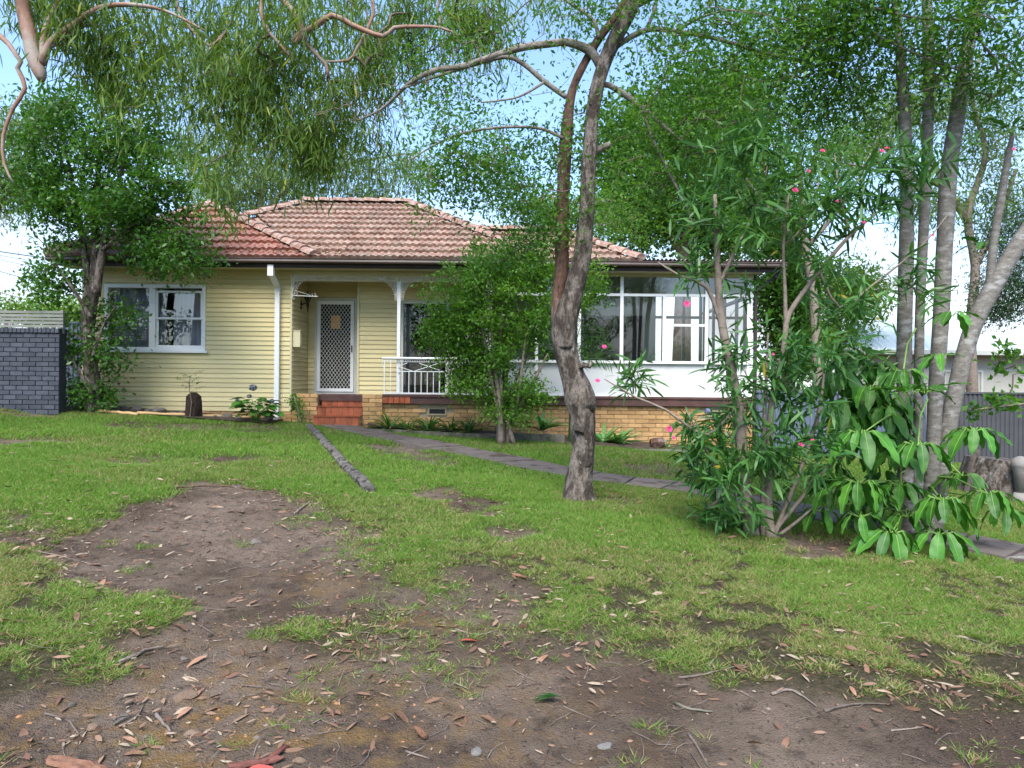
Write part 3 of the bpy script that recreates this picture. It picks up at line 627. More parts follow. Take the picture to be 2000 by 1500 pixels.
# --- roofs
def tile_mesh(m_, wd=.3, ln=.43):
    prof = [(0, .0), (.03, .022), (.06, .026), (.09, .018), (.115, .0), (.15, -.002), (.18, .022), (.21, .026), (.24, .018), (.265, .0), (.3, .0)]
    prof = [(a * wd / .3, b) for a, b in prof]; k = len(prof); mb = MB(); vs = []
    for v, dz in ((0, .075), (ln, .004)):
        vs += [(a, v, b + dz) for a, b in prof]
    vs += [(a, 0, b + .004) for a, b in prof]
    mb.add(vs, [(i, i + 1, k + i + 1, k + i) for i in range(k - 1)] + [(2 * k + i, 2 * k + i + 1, i + 1, i) for i in range(k - 1)])
    return mb.mesh('roof_tile', m_)
def tiled(parent, m_, O, U, V, poly, under, rows=None, wd=.3, ex=.39, as_parts=True):
    """tile a plane: O origin at the eave, U along the eave, V up the slope (unit vectors); poly in (u, v)"""
    O = Vector(O); U = Vector(U).normalized(); V = Vector(V).normalized(); N = U.cross(V).normalized()
    mt = Matrix((U, V, N)).transposed().to_4x4(); base = tile_mesh(m_, wd)
    us = [p[0] for p in poly]; vs = [p[1] for p in poly]
    def span(v):
        xs = []
        for i in range(len(poly)):
            (a, b), (c, d) = poly[i], poly[(i + 1) % len(poly)]
            if (b - v) * (d - v) <= 0 and b != d: xs.append(a + (c - a) * (v - b) / (d - b))
        return (min(xs), max(xs)) if len(xs) > 1 else None
    q = MB(); q.add([O + U * a + V * b - N * .01 for a, b in poly], [tuple(range(len(poly)))]); sheet = q.build('roof_lining', under, parent)
    v = -.05; r = 0; cnt = 0; vmax = max(vs)
    while v < vmax - .04:
        s0 = span(max(v, .001)); s1 = span(min(v + .43, vmax - .001))
        if not s0: break
        lo = min(s0[0], s1[0] if s1 else s0[0]); hi = max(s0[1], s1[1] if s1 else s0[1]); u = math.floor(lo / wd) * wd
        while u < hi:
            cut = u < max(s0[0], s1[0]) - .001 or u + wd > min(s0[1], s1[1]) + .001 or v + .43 > vmax
            T = Matrix.Translation(O + U * u + V * v) @ mt; me = base
            if cut:
                bm = bmesh.new(); bm.from_mesh(base)
                for i in range(len(poly)):
                    (a, b), (c, d) = poly[i], poly[(i + 1) % len(poly)]
                    if abs(b) < 1e-6 and abs(d) < 1e-6: continue
                    e = Vector((c - a, d - b, 0)); nn = Vector((e.y, -e.x, 0)).normalized()
                    bmesh.ops.bisect_plane(bm, geom=bm.verts[:] + bm.edges[:] + bm.faces[:], plane_co=Vector((a - u, b - v, 0)), plane_no=nn, clear_outer=True)
                if not bm.faces: bm.free(); u += wd; continue
                me = bpy.data.meshes.new('roof_tile'); bm.to_mesh(me); bm.free(); me.materials.append(M[m_])
            o = objm('tile', me, parent); o.matrix_basis = T; cnt += 1; u += wd
        v += ex; r += 1
    return cnt
def caps(parent, p, q, ln=.4, w=.16, start=.0):
    p = Vector(p); q = Vector(q); d = (q - p).normalized(); side = d.cross(Vector((0, 0, 1))).normalized(); upv = side.cross(d).normalized(); L_ = (q - p).length; n = max(1, round(L_ / ln)); st = L_ / n
    mb = MB(); k = 7
    for v, s, dz in ((0, 1.06, .022), (st * 1.06, .92, .0)):
        for j in range(k):
            a = math.pi * j / (k - 1); mb.v.append((math.cos(a) * w * s, v, math.sin(a) * w * .7 * s + dz + .03))
    mb.f = [(i, i + 1, k + i + 1, k + i) for i in range(k - 1)] + [tuple(range(k))]
    me = mb.mesh('ridge_cap', 'ridge_tile', False); mt = Matrix((side, d, upv)).transposed().to_4x4()
    for i in range(n):
        o = objm('ridge_cap', me, parent); o.matrix_basis = Matrix.Translation(p + d * st * i) @ mt
ntile = 0
def slopeuv(p): return p
# main roof: front plane
tr, zr = 3.51, 4.636 + 1.5; rl, rr_, cl, crn = -5.48, -2.67, -8.9, .66
VF = Vector((0, tr, zr - EAVE)); LF = VF.length
main = bpy.data.objects.new('main_roof', None); link(main, house)
ntile += tiled(main, 'tile', (0, EY, EAVE), (1, 0, 0), VF, [(-4.4, 0), (crn, 0), (rr_, LF), (rl, LF), (rl - .9, LF * .74)], 'tile')
m = MB(); A = Vector((cl, EY, EAVE)); B = Vector((crn, EY, EAVE)); Cc = Vector((rr_, EY + tr, zr)); Dd = Vector((rl, EY + tr, zr)); Ab = Vector((cl, EY + 2 * tr, EAVE)); Bb = Vector((crn, EY + 2 * tr, EAVE))
dz = Vector((0, 0, -.02)); m.add([A + dz, B + dz, Cc + dz, Dd + dz, Ab, Bb], [(1, 5, 2), (0, 3, 4), (4, 3, 2, 5), (0, 1, 2, 3)]); m.build('roof_slopes', 'tile', main)
caps(main, Dd + Vector((0, 0, .03)), Cc + Vector((0, 0, .03))); caps(main, B, Cc); caps(main, A.lerp(Dd, .45), Dd)
# wing roof
apex = Vector((-7.5, EY + 2.65, EAVE + 1.75)); wl, wr = -9.75, -4.15
VW = Vector((0, 2.65, 1.75)); LW = VW.length
wing = bpy.data.objects.new('wing_roof', None); link(wing, house)
ntile += tiled(wing, 'tile_red', (0, EY, EAVE), (1, 0, 0), VW, [(wl, 0), (wr, 0), (apex.x + .02, LW), (apex.x - .02, LW)], 'tile_red')
back = apex + Vector((0, 3, 0)); Aw = Vector((wl, EY, EAVE)); Bw = Vector((wr, EY, EAVE))
MB().add([Bw + dz, apex + dz, back + dz, Bw + Vector((0, 5, 0)), Aw + dz, Aw + Vector((0, 8, 0)), back + Vector((0, 5, 0))], [(0, 3, 2, 1), (4, 1, 2, 6, 5)]).build('roof_slopes', 'tile_red', wing)
caps(wing, Bw, apex); caps(wing, Aw, apex); caps(wing, apex, back)
# lower extension roof over the right side
te, ze = 1.64, 3.55 + 1.5; VE = Vector((0, te, ze - EAVE)); LE = VE.length
ext = bpy.data.objects.new('extension_roof', None); link(ext, house)
f0 = .66
ntile += tiled(ext, 'tile', (0, EY, EAVE), (1, 0, 0), VE, [(crn - .25, 0), (2.66, 0), (1.05, LE), (crn - .25 - te * .95, LE)], 'tile')
P0 = Vector((2.66, EY, EAVE)); P1 = Vector((1.05, EY + te, ze)); P2 = Vector((crn - 1.6, EY + te, ze))
MB().add([P0 + dz, P1 + dz, P2 + dz, P0 + Vector((0, 2 * te, 0)), P2 + Vector((0, te, EAVE - ze))], [(0, 3, 1), (1, 3, 4, 2)]).build('roof_slopes', 'tile', ext)
caps(ext, P2, P1); caps(ext, P0, P1)
# corrugated sunroom roof
n = 40; vs = []; x0, x1 = 2.2, 5.68
for i in range(n * 2 + 1):
    xx = x0 + (x1 - x0) * i / (n * 2); zz = EAVE + .015 + (.045 if i % 2 else 0); vs += [(xx, EY - .03, zz), (xx, 18.5, zz + .12)]
MB().add(vs, [(2 * i, 2 * i + 2, 2 * i + 3, 2 * i + 1) for i in range(n * 2)]).build('corrugated_roof', 'corrugated', house)
# --- brickwork
def brick_mesh(m_, l, h, dpt=.03):
    b = MB(); c = .004; b.add([(c, 0, c), (l - c, 0, c), (l - c, 0, h - c), (c, 0, h - c), (0, .006, 0), (l, .006, 0), (l, .006, h), (0, .006, h), (0, dpt, 0), (l, dpt, 0), (l, dpt, h), (0, dpt, h)], [(0, 1, 2, 3)] + [(4 + i, 4 + (i + 1) % 4, (i + 1) % 4, i) for i in range(4)] + [(8 + i, 8 + (i + 1) % 4, 4 + (i + 1) % 4, 4 + i) for i in range(4)])
    return b.mesh('brick', m_)
def bricks(parent, x0, x1, z0, z1, y, m_, l, h, j=.01, skip=(), fz=None, depth=.03):
    full = brick_mesh(m_, l, h, depth); cache = {}; z = z1 - h; r = 0
    while z > z0 - h:
        x = x0 - (.5 * (l + j) if r % 2 else 0)
        while x < x1:
            a, b = max(x, x0), min(x + l, x1)
            if b - a > .03 and not any(a < s[1] and b > s[0] and z < s[3] and z + h > s[2] for s in skip) and (fz is None or z + h > fz(a, b)):
                k = round(b - a, 3)
                if k not in cache: cache[k] = full if k >= round(l, 3) else brick_mesh(m_, k, h, depth)
                objm('brick', cache[k], parent, (a, y + random.uniform(-.003, .003), z))
            x += l + j
        z -= h + j; r += 1
fzh = lambda a, b: sz(a, 14.6) - .05
bs = bpy.data.objects.new('brick_base', None); link(bs, house)
vents = [(-1.82, -1.4, .80, .98), (4.18, 4.55, .82, .98)]
m = MB(); m.box(-3.2, 5.2, SY + .02, SY + .2, -.4, 1.05); m.build('mortar', 'mortar', bs)
bricks(bs, -3.2, 5.2, -.1, 1.04, SY - .005, 'brick', .29, .082, .011, vents, fzh)
for v in vents:
    fr = frame_rect(v[0] + .01, v[1] - .01, v[2] + .01, v[3] - .01, SY - .005, SY + .019, .03).build('vent_frame', 'mortar', bs); MB().box(v[0] + .04, v[1] - .04, SY + .012, SY + .0195, v[2] + .04, v[3] - .04).build('vent_grille', 'black', bs)
MB().box(-2.78, 5.22, SY - .1, SY + .05, FLOOR - .015, FLOOR + .035).build('deck_edge', 'deck_dark', house)
MB().box(-2.78, 5.2, SY - .075, SY + .02, FLOOR - .165, FLOOR - .016).build('deck_fascia', 'deck_dark', house)
tm = brick_mesh('step_tile', .112, .14)
tr_ = bpy.data.objects.new('tiled_edge', None); link(tr_, house)
for i in range(5): objm('tile', tm, tr_, (-2.77 + i * .118, SY - .092, FLOOR - .16))
# piers beside the steps
pier = bpy.data.objects.new('brick_pier', None); link(pier, house)
MB().box(-3.2, -2.79, SY - .07, SY + .2, .3, 1.24).build('mortar', 'mortar', pier); bricks(pier, -3.21, -2.78, .4, 1.25, SY - .1, 'brick', .29, .082, .011, (), fzh)
pier2 = bpy.data.objects.new('brick_pier', None); link(pier2, house)
MB().box(-4.62, -4.18, SY - .07, SY + .6, .3, 1.24).build('mortar', 'mortar', pier2); bricks(pier2, -4.63, -4.17, .4, 1.25, SY - .1, 'brick', .29, .082, .011, (), fzh)
wb = bpy.data.objects.new('brick_footing', None); link(wb, house)
bricks(wb, WX0, -4.64, .4, .87, HY - .012, 'brick', .29, .082, .011, (), lambda a, b: sz(a, 14.7) - .05)
# steps
st = bpy.data.objects.new('front_steps', None); link(st, house)
zs0 = .575
for i in range(3):
    yy = 14.42 + .2 * i; x0, x1 = -4.19 + .03 * i, -3.2; z0, z1 = zs0 + .205 * i, zs0 + .205 * (i + 1)
    MB().box(x0, x1, yy + .012, 15.3, z0 - (.3 if i == 0 else 0), z1 - .012).build('step', 'mortar', st); w_ = .118; x = x0 + .004 - (.05 if i == 1 else 0)
    while x < x1 - .02:
        a, b = max(x, x0 + .003), min(x + w_ - .008, x1 - .003)
        if b - a > .03: objm('tile', brick_mesh('step_tile', b - a, .185), st, (a, yy, z0 + .004))
        x += w_
    MB().box(x0, x1, yy - .012, yy + .25, z1 - .012, z1 + .004).build('tread', 'step_tile', st)
MB().box(-4.19, -3.2, 15.02, 15.95, FLOOR - .05, FLOOR + .012).build('threshold', 'deck_dark', house)
# things on the porch wall
lamp = thing('wall_lamp', (-4.7, 15.35, 2.95), 'black wrought iron coach lamp on the porch side wall', 'wall lamp')
c = at(601, 592, 15.35); lamp.location = c
mb = MB(); 
for z0, r0, z1, r1 in ((.0, .02, .12, .075), (.12, .085, .14, .085)): mb.tube([(0, 0, z0), (0, 0, z1)], [r0, r1], 6)
mb.build('lantern_glass', 'glass_dark', lamp)
mb = MB(); [mb.bar((.022 * math.cos(a), .022 * math.sin(a), 0), (.08 * math.cos(a), .08 * math.sin(a), .13), .012) for a in np.linspace(0, 6.283, 7)[:-1]]; mb.build('cage', 'black', lamp)
MB().tube([(0, 0, .13), (0, 0, .15), (0, 0, .21), (0, 0, .23), (0, 0, .26)], [.095, .085, .03, .012, .018], 8).build('lantern_top', 'black', lamp)
MB().tube([(0, 0, .0), (0, 0, -.04), (0, 0, -.1), (0, 0, -.2)], [.03, .035, .02, .008], 8).build('lantern_tail', 'black', lamp)
MB().tube([(0, 0, -.03), (-.06, 0, .0), (-.1, 0, -.02), (WX1 - c.x, 0, -.05)], .015, 6).build('arm', 'black', lamp)
MB().box(WX1 - c.x + .005, WX1 - c.x + .03, -.04, .04, -.14, .06).build('back_plate', 'black', lamp)
hb = thing('hanging_bracket', (WX1, HY - .07, 3.3), 'white scrolled iron hanging bracket at the porch corner', 'bracket')
mb = MB(); p = at(571, 577, HY - .07) - hb.location; q = at(621, 579, HY - .07) - hb.location
mb.bar(p, q, .018); mb.tube([p + Vector((.02, 0, .12)), p.lerp(q, .7) + Vector((0, 0, .02))], .006, 5)
for cc, rr in ((p + Vector((.05, 0, .05)), .055), (p.lerp(q, .84) + Vector((0, 0, .035)), .035)): mb.tube([cc + Vector((rr * math.cos(a), 0, rr * math.sin(a))) for a in np.linspace(2.5, 7.6, 12)], .007, 5)
mb.bar(p + Vector((0, 0, -.05)), p + Vector((0, 0, .14)), .015); mb.build('bracket_arm', 'iron_white', hb)
lb = thing('letterbox', (WX1 + .09, 14.93, 2.28), 'cream metal letterbox fixed to the porch corner', 'letterbox')
m = MB(); m.box(-.085, .085, -.13, .02, -.02, .33); m.build('box', 'cream', lb); MB().box(.0855, .092, -.1, -.02, .03, .3).build('slot', 'board', lb); MB().box(-.09, .1, -.14, .03, .33, .345).build('lid', 'cream', lb)

rebase(house, (-2, 15, .5))

# ------------------------------------------------------------------ fences, path, neighbours
def loc_thing(name, p, label, cat, group=None, rz=0): return thing(name, p, label, cat, group, rz)
# grey brick fence on the left
FY = 13.0; fx0, fx1 = -12.5, at(115, 700, FY).x
bf = thing('brick_fence', (fx1, FY, 1.0), 'dark grey painted brick fence wall topped with horizontal slats', 'fence'); 
ztop = at(60, 650, FY).z
MB().box(fx0, fx1 - .005, FY + .02, FY + .22, .5, ztop).build('mortar', 'grey_mortar', bf)
bricks(bf, fx0 + 2.2, fx1, .7, ztop - .01, FY, 'grey_brick', .235, .08, .011, (), lambda a, b: sz(a, FY) - .05, .03)
x = fx0 + 2.2
cb = brick_mesh('grey_brick', .07, .085)
while x < fx1 - .05: objm('cap_brick', cb, bf, (x, FY - .03, ztop + .003)); x += .08
MB().box(fx0, fx1, FY, FY + .24, ztop - .02, ztop + .086).build('coping', 'grey_mortar', bf)
zt = at(60, 604, FY).z; n = 5
for i in range(n):
    z0 = ztop + .11 + (zt - ztop - .11) * i / n; MB().box(fx0, fx1 + .02, FY + .08, FY + .1, z0, z0 + (zt - ztop - .11) / n * .72).build('slat', 'slat_grey', bf)
for xx in (fx1 - .02, fx1 - 1.1, fx1 - 2.2): MB().box(xx - .025, xx + .025, FY + .102, FY + .15, ztop, zt).build('post', 'slat_grey', bf)
rebase(bf, (fx1, FY, 1.0))
def ribbed(name, x0, x1, y0, y1, z0, z1, m_, label, per=.095, amp=.022, post=2.4):
    t = thing(name, (0, 0, 0), label, 'fence'); a = Vector((x0, y0, 0)); b = Vector((x1, y1, 0)); L_ = (b - a).length; d = (b - a) / L_; nn = Vector((d.y, -d.x, 0)); npan = max(1, round(L_ / post))
    for k in range(npan):
        s0, s1 = L_ * k / npan + .03, L_ * (k + 1) / npan - .03; s = s0; pr = []
        while s < s1 - .001:
            for f, o in ((0, 0), (.35, 0), (.5, 1), (.85, 1)): 
                if s + f * per < s1: pr.append((s + f * per, o * amp))
            s += per
        vs = []
        for s, o in pr: p = a + d * s + nn * o; vs += [(p.x, p.y, z0), (p.x, p.y, z1)]
        MB().add(vs, [(2 * i, 2 * i + 2, 2 * i + 3, 2 * i + 1) for i in range(len(pr) - 1)]).build('panel', m_, t)
    for k in range(npan + 1):
        p = a + d * L_ * k / npan; MB().box(p.x - .03, p.x + .03, p.y - .03, p.y + .03, z0 - .1, z1 + .02).build('post', m_, t)
    q = a + nn * .01; w_ = b + nn * .01; MB().bar((q.x, q.y, z1 + .005), (w_.x, w_.y, z1 + .005), .06, .04).build('top_rail', m_, t)
    return rebase(t, (x0, y0, z0))
ribbed('steel_fence', -9.95, -9.34, 15.0, 15.0, .7, 2.75, 'steel_blue', 'narrow blue grey ribbed steel gate panel between brick fence and house')
ribbed('steel_fence', 5.3, 9.0, 14.9, 14.9, -.1, 1.38, 'steel_blue', 'blue grey ribbed steel fence panels beside the sunroom corner')
ribbed('steel_fence', 9.02, 15.0, 14.3, 14.3, -.35, 1.40, 'steel_dark', 'dark charcoal ribbed steel fence behind the umbrella tree')
# neighbour's house
nb = thing('neighbour_house', (0, 0, 0), 'pale neighbouring house with white iron roof beyond the steel fence', 'house')
ny, ze_, zr_ = 22., 2.72, 5.5; nx0 = 10.2
MB().box(nx0 + .6, 24, ny + .5, ny + .6, -.5, ze_).build('wall', 'pale_wall', nb)
n = 130; vs = []; fs = []
P0 = Vector((nx0, ny, ze_)); 
for i in range(n + 1):
    xx = nx0 + 14 * i / n; o = .03 if i % 2 else 0; tt = min(1, (xx - nx0) / 5.2)
    vs += [(xx, ny, ze_ + o), (xx, ny + 5.2 * tt + .001, ze_ + (zr_ - ze_) * tt + o)]
MB().add(vs, [(2 * i, 2 * i + 2, 2 * i + 3, 2 * i + 1) for i in range(n)]).build('roof', 'pale_roof', nb)
MB().add([(nx0, ny, ze_ - .03), (nx0 + 5.2, ny + 5.2, zr_ - .03), (nx0 + 5.2, ny + 6, zr_ - .03), (nx0, ny + 11, ze_ - .03)], [(0, 1, 2, 3)]).build('side_slope', 'pale_roof', nb)
MB().box(nx0 - .05, 24, ny - .1, ny + .02, ze_ - .14, ze_ + .0).build('gutter', 'offwhite', nb)
MB().box(nx0 + .3, 24, ny + .02, ny + .5, ze_ - .15, ze_ - .12).build('eave_lining', 'pale_wall', nb)
wn_ = frame_rect(14.2, 15.5, 1.2, 2.1, ny + .45, ny + .52, .07).build('window_frame', 'offwhite', nb); MB().box(14.27, 15.43, ny + .485, ny + .495, 1.27, 2.03).build('pane', 'pale_wall', wn_)
m = MB(); m.tube([(14.0, ny + 2.2, 3.8), (14.0, ny + 2.2, 4.3)], .05, 8); m.build('vent_pipe', 'steel_blue', nb)
rebase(nb, (nx0, ny, 0))
# power lines
pole = at(-420, 640, 26)
for (a, b, dd, r_) in (((-80, 478), (330, 522), 22, .014), ((-80, 484), (330, 540), 26, .008), ((-80, 490), (330, 560), 26, .008), ((-80, 506), (330, 602), 20, .009), ((-80, 548), (330, 640), 20, .009)):
    p = at(*a, dd); q = at(*b, dd - 3); pts = [p.lerp(q, i / 8) + Vector((0, 0, -.12 * math.sin(math.pi * i / 8))) for i in range(9)]
    o = MB().tube(pts, r_, 5).build('power_line', 'wire'); k = a[1]
    tag(o, {478: 'thick black overhead cable, topmost of the wires at the left edge', 484: 'thin overhead wire, second from the top at the left edge', 490: 'thin overhead wire, third from the top at the left edge', 506: 'thin overhead wire, fourth from the top at the left edge', 548: 'lowest thin overhead wire just above the brick fence'}[k], 'cable', 'overhead wires')
# garden path of concrete slabs
pathc = [(662, 836), (735, 851), (800, 862), (870, 876), (940, 890), (1010, 904), (1080, 920), (1150, 932), (1230, 943), (1310, 951), (1400, 967), (1490, 987), (1580, 1004), (1680, 1025), (1780, 1046), (1880, 1063), (1990, 1086), (2120, 1112)]
pc = [gp(*q) for q in pathc]; pc[0] = Vector((-3.7, 14.38, 0)); wd = .78
path = thing('garden_path', (0, 0, 0), None, None); path['kind'] = 'structure'
def side(i):
    t = (pc[min(i + 1, len(pc) - 1)] - pc[max(i - 1, 0)]); t.z = 0; t.normalize(); return Vector((t.y, -t.x, 0))
for i in range(len(pc) - 1):
    s0, s1 = side(i), side(i + 1); e = .018 / max(.1, (pc[i + 1] - pc[i]).length); a = pc[i].lerp(pc[i + 1], e); b = pc[i].lerp(pc[i + 1], 1 - e)
    nS = 3; rows = []
    for f in np.linspace(0, 1, 4):
        c = a.lerp(b, f); s = s0.lerp(s1, f)
        for sd_ in (-1, -.33, .33, 1): q = c + s * wd / 2 * sd_; rows.append((q.x, q.y, sz(q.x, q.y)))
    zt = max(r[2] for r in rows); up = random.uniform(.012, .03)
    mb = MB(); vs = [(r[0], r[1], float(gz0(r[0], r[1])) + up + .02) for r in rows]; bt = [(r[0], r[1], r[2] - .1) for r in rows]
    mb.add(vs + bt, [(k * 4 + j, k * 4 + j + 1, k * 4 + 5 + j, k * 4 + 4 + j) for k in range(3) for j in range(3)] + [(16 + k * 4, 16 + k * 4 + 4, k * 4 + 4, k * 4) for k in range(3)] + [(k * 4 + 3, k * 4 + 7, 16 + k * 4 + 7, 16 + k * 4 + 3) for k in range(3)] + [(j, j + 1, 17 + j, 16 + j) for j in range(3)] + [(12 + j + 1, 12 + j, 28 + j, 29 + j) for j in range(3)])
    mb.build('slab', 'paving', path)
def onpath(x, y):
    r = np.zeros(np.shape(x), bool)
    for i in range(len(pc) - 1):
        a, b = pc[i], pc[i + 1]; dx, dy = b.x - a.x, b.y - a.y; t = np.clip(((x - a.x) * dx + (y - a.y) * dy) / (dx * dx + dy * dy), 0, 1)
        r |= np.hypot(x - a.x - t * dx, y - a.y - t * dy) < wd / 2 - .02
    return r
# timber edging across the lawn
ed = [gs(*q, 0) for q in ((604, 836), (618, 850), (634, 868), (652, 888), (676, 915), (700, 940), (722, 962))]
te = thing('timber_edging', (0, 0, 0), 'weathered grey timber log edging laid across the lawn', 'edging')
ep, er = spline([(p.x, p.y, p.z + .015, .06) for p in ed], .1)
mb = MB(); vs = []
for i, p in enumerate(ep):
    t = (ep[min(i + 1, len(ep) - 1)] - ep[max(i - 1, 0)]).normalized(); s = t.cross(Vector((0, 0, 1))).normalized(); j = lambda: random.uniform(-.012, .012)
    ww = .065
    for a, b in ((-ww, -.14), (-ww, .04), (-ww * .6, .068), (ww * .6, .068), (ww, .04), (ww, -.14)): vs.append(p + s * (a + j()) + Vector((0, 0, b + j())))
k = 6; mb.add(vs, [(i * k + j, i * k + (j + 1) % k, (i + 1) * k + (j + 1) % k, (i + 1) * k + j) for i in range(len(ep) - 1) for j in range(k)] + [tuple(reversed(range(k))), tuple((len(ep) - 1) * k + j for j in range(k))])
mb.build('log', 'sleeper', te); rebase(te, ed[-1])
# rocks
def rock_mesh(name, m_, seed, n=2):
    bm = bmesh.new(); bmesh.ops.create_icosphere(bm, subdivisions=n, radius=1); rs = random.Random(seed); ax = [Vector((rs.uniform(-1, 1), rs.uniform(-1, 1), rs.uniform(-1, 1))).normalized() for _ in range(14)]; of = [rs.uniform(.45, .85) for _ in ax]
    for v in bm.verts:
        for a, o in zip(ax, of):
            d = v.co.dot(a)
            if d > o: v.co -= a * (d - o) * .9
    me = bpy.data.meshes.new(name); bm.to_mesh(me); bm.free(); me.materials.append(M[m_]); return me
def rock(px, py, r, m_, label, seed, d=None, sc=(1.2, .9, .75), cat='rock', group=None):
    p = gs(px, py) if d is None else None
    if p is None: p = at(px, py, d); p.z = sz(p.x, p.y)
    o = objm('rock', rock_mesh('rock', m_, seed), None, (p.x, p.y, p.z + r * (.35 if d else .08)), (0, 0, seed * 1.3), (r * sc[0], r * sc[1], r * sc[2])); return tag(o, label, cat, group)
# left flower bed: soil, rocks, bamboo poles
bed = MB(); pts = [(-9.0, 14.1), (-8.2, 13.85), (-6.6, 13.75), (-4.95, 13.85), (-4.95, 14.8), (-9.2, 14.8)]
bed.add([(a, b, sz(a, b) + .05) for a, b in pts] , [tuple(range(6))]); tag(bed.build('garden_soil', 'soil'), kind='structure')
bx = [130, 152, 268, 292, 312, 338, 352, 402, 418, 440, 468, 520, 230, 246]
words_ = ['small pale block of stone at the left end of the flower bed', 'brown stone beside the pale block in the flower bed', 'flat mossy boulder in the bed left of the fern stump', 'dark rounded rock second left of the fern stump', 'wide flat rock left of the fern stump', 'small grey rock just left of the fern stump', 'broken rock touching the fern stump', 'small upright pale stone right of the fern stump', 'dark low rock right of the fern stump', 'flat rock under the weatherboards right of the fern stump', 'dark rock at the left foot of the hydrangea', 'dark boulder at the right foot of the hydrangea', 'rock half hidden right of the small tree trunk', 'brown rock at the foot of the small tree']
for i, px in enumerate(bx):
    rock(px, 798 + (px - 130) * .02, [.1, .09, .16, .13, .15, .08, .1, .06, .12, .14, .12, .17, .1, .11][i], 'rock', words_[i], i + 3, 14.35, group='rocks in the left flower bed')
for k, (a, b, lb_) in enumerate((((178, 806), (270, 814), 'short bamboo pole edging the left end of the flower bed'), ((268, 812), (541, 822), 'long bamboo pole edging the flower bed under the window'))):
    p, q = gs(*a, .05), gs(*b, .05); mb = MB(); N_ = 12; mb.tube([p.lerp(q, i / N_) + Vector((0, 0, .008 * math.sin(i * 2.1))) for i in range(N_ + 1)], [.032 + (.005 if i % 3 == 0 else 0) for i in range(N_ + 1)], 8)
    tag(mb.build('bamboo_pole', 'bamboo', None, True), lb_, 'pole', 'bamboo edging poles')
# fern stump with seedling
p = at(378, 806, 14.1); p.z = sz(p.x, p.y) + .03
stp = thing('fern_stump', p, 'dark fibrous tree fern stump standing in the left flower bed', 'stump')
mb = MB(); mb.tube([(0, 0, -.1), (0, 0, .1), (0, 0, .3), (0, 0, .42), (0, 0, .5)], [.16, .165, .155, .13, .05], 14, .35); mb.build('stump_body', 'fern_stump', stp, False)
sp = thing('seedling', (0, 0, 0), 'spindly green seedling in front of the fern stump', 'seedling')
b0 = p + Vector((.02, -.2, 0)); mb = MB(); mb.tube([b0, b0 + Vector((.03, .0, .3)), b0 + Vector((-.02, 0, .6)), b0 + Vector((0, 0, .85))], [.012, .01, .008, .004], 5); br = []
for i in range(9):
    s = b0 + Vector((0, 0, .5 + .04 * i)); a = i * 2.4; e = s + Vector((math.cos(a) * .26, math.sin(a) * .12, .1 + .05 * random.random())); mb.tube([s, s.lerp(e, .5) + Vector((0, 0, .03)), e], .003, 4); br.append((s, e))
mb.build('stem', 'bark_twig', sp); ps = []; ds = []
for s, e in br:
    for _ in range(13): f = random.uniform(.3, 1.05); ps.append(s.lerp(e, f)); ds.append((e - s).normalized() + Vector((random.gauss(0, .8), random.gauss(0, .8), random.gauss(-.2, .5))))
V, T, ti = leaves(np.array(ps), np.array(ds), RNG.uniform(.04, .08, len(ps)), .016, RNG.random(len(ps)), 'diamond'); tag(big_mesh('leaves', V, T, 'leaf_shrub', ti, sp), kind='stuff'); rebase(sp, b0)
# leafy mounds with broad leaves and mop-head flowers
def flower_head(parent, c, r, m_):
    N = 90; u = unit(RNG.normal(size=(N, 3))); pos = np.array(c) + u * r * np.array([[1, 1, .8]]); d_ = unit(np.cross(u, RNG.normal(size=(N, 3)))); V = []; T = []
    side_ = np.cross(u, d_); s = r * .26
    V = np.stack([pos - d_ * s, pos + side_ * s, pos + d_ * s, pos - side_ * s], 1).reshape(-1, 3); I_ = (np.arange(N) * 4)[:, None, None] + np.array([[0, 1, 2], [0, 2, 3]])[None]
    return big_mesh('flower_head', V, I_.reshape(-1, 3), m_, None, parent)
def broad_leaf_mesh(m_, ln=.16, wd_=.11, wave=.0, n=6):
    mb = MB(); vs = []
    for i in range(n + 1):
        f = i / n; w2 = wd_ / 2 * math.sin(math.pi * (f * .93 + .035)) ** .75; dr = -.25 * ln * f * f; wv = wave * math.sin(f * 17)
        vs += [(-w2, f * ln, dr + w2 * .28 + wv), (0, f * ln, dr), (w2, f * ln, dr + w2 * .28 - wv)]
    mb.add(vs, [q for i in range(n) for q in ((3 * i, 3 * i + 1, 3 * i + 4, 3 * i + 3), (3 * i + 1, 3 * i + 2, 3 * i + 5, 3 * i + 4))]); return mb.mesh('leaf', m_, True)
hyl = broad_leaf_mesh('leaf_umbrella', .22, .16)
def aim(p, d, roll=0):
    d = Vector(d).normalized(); up_ = Vector((0, 0, 1)); 
    if abs(d.z) > .97: up_ = Vector((0, -1, 0))
    s = d.cross(up_).normalized(); n_ = s.cross(d); return Matrix.Translation(p) @ Matrix((s, d, n_)).transposed().to_4x4() @ Matrix.Rotation(roll, 4, 'Y')
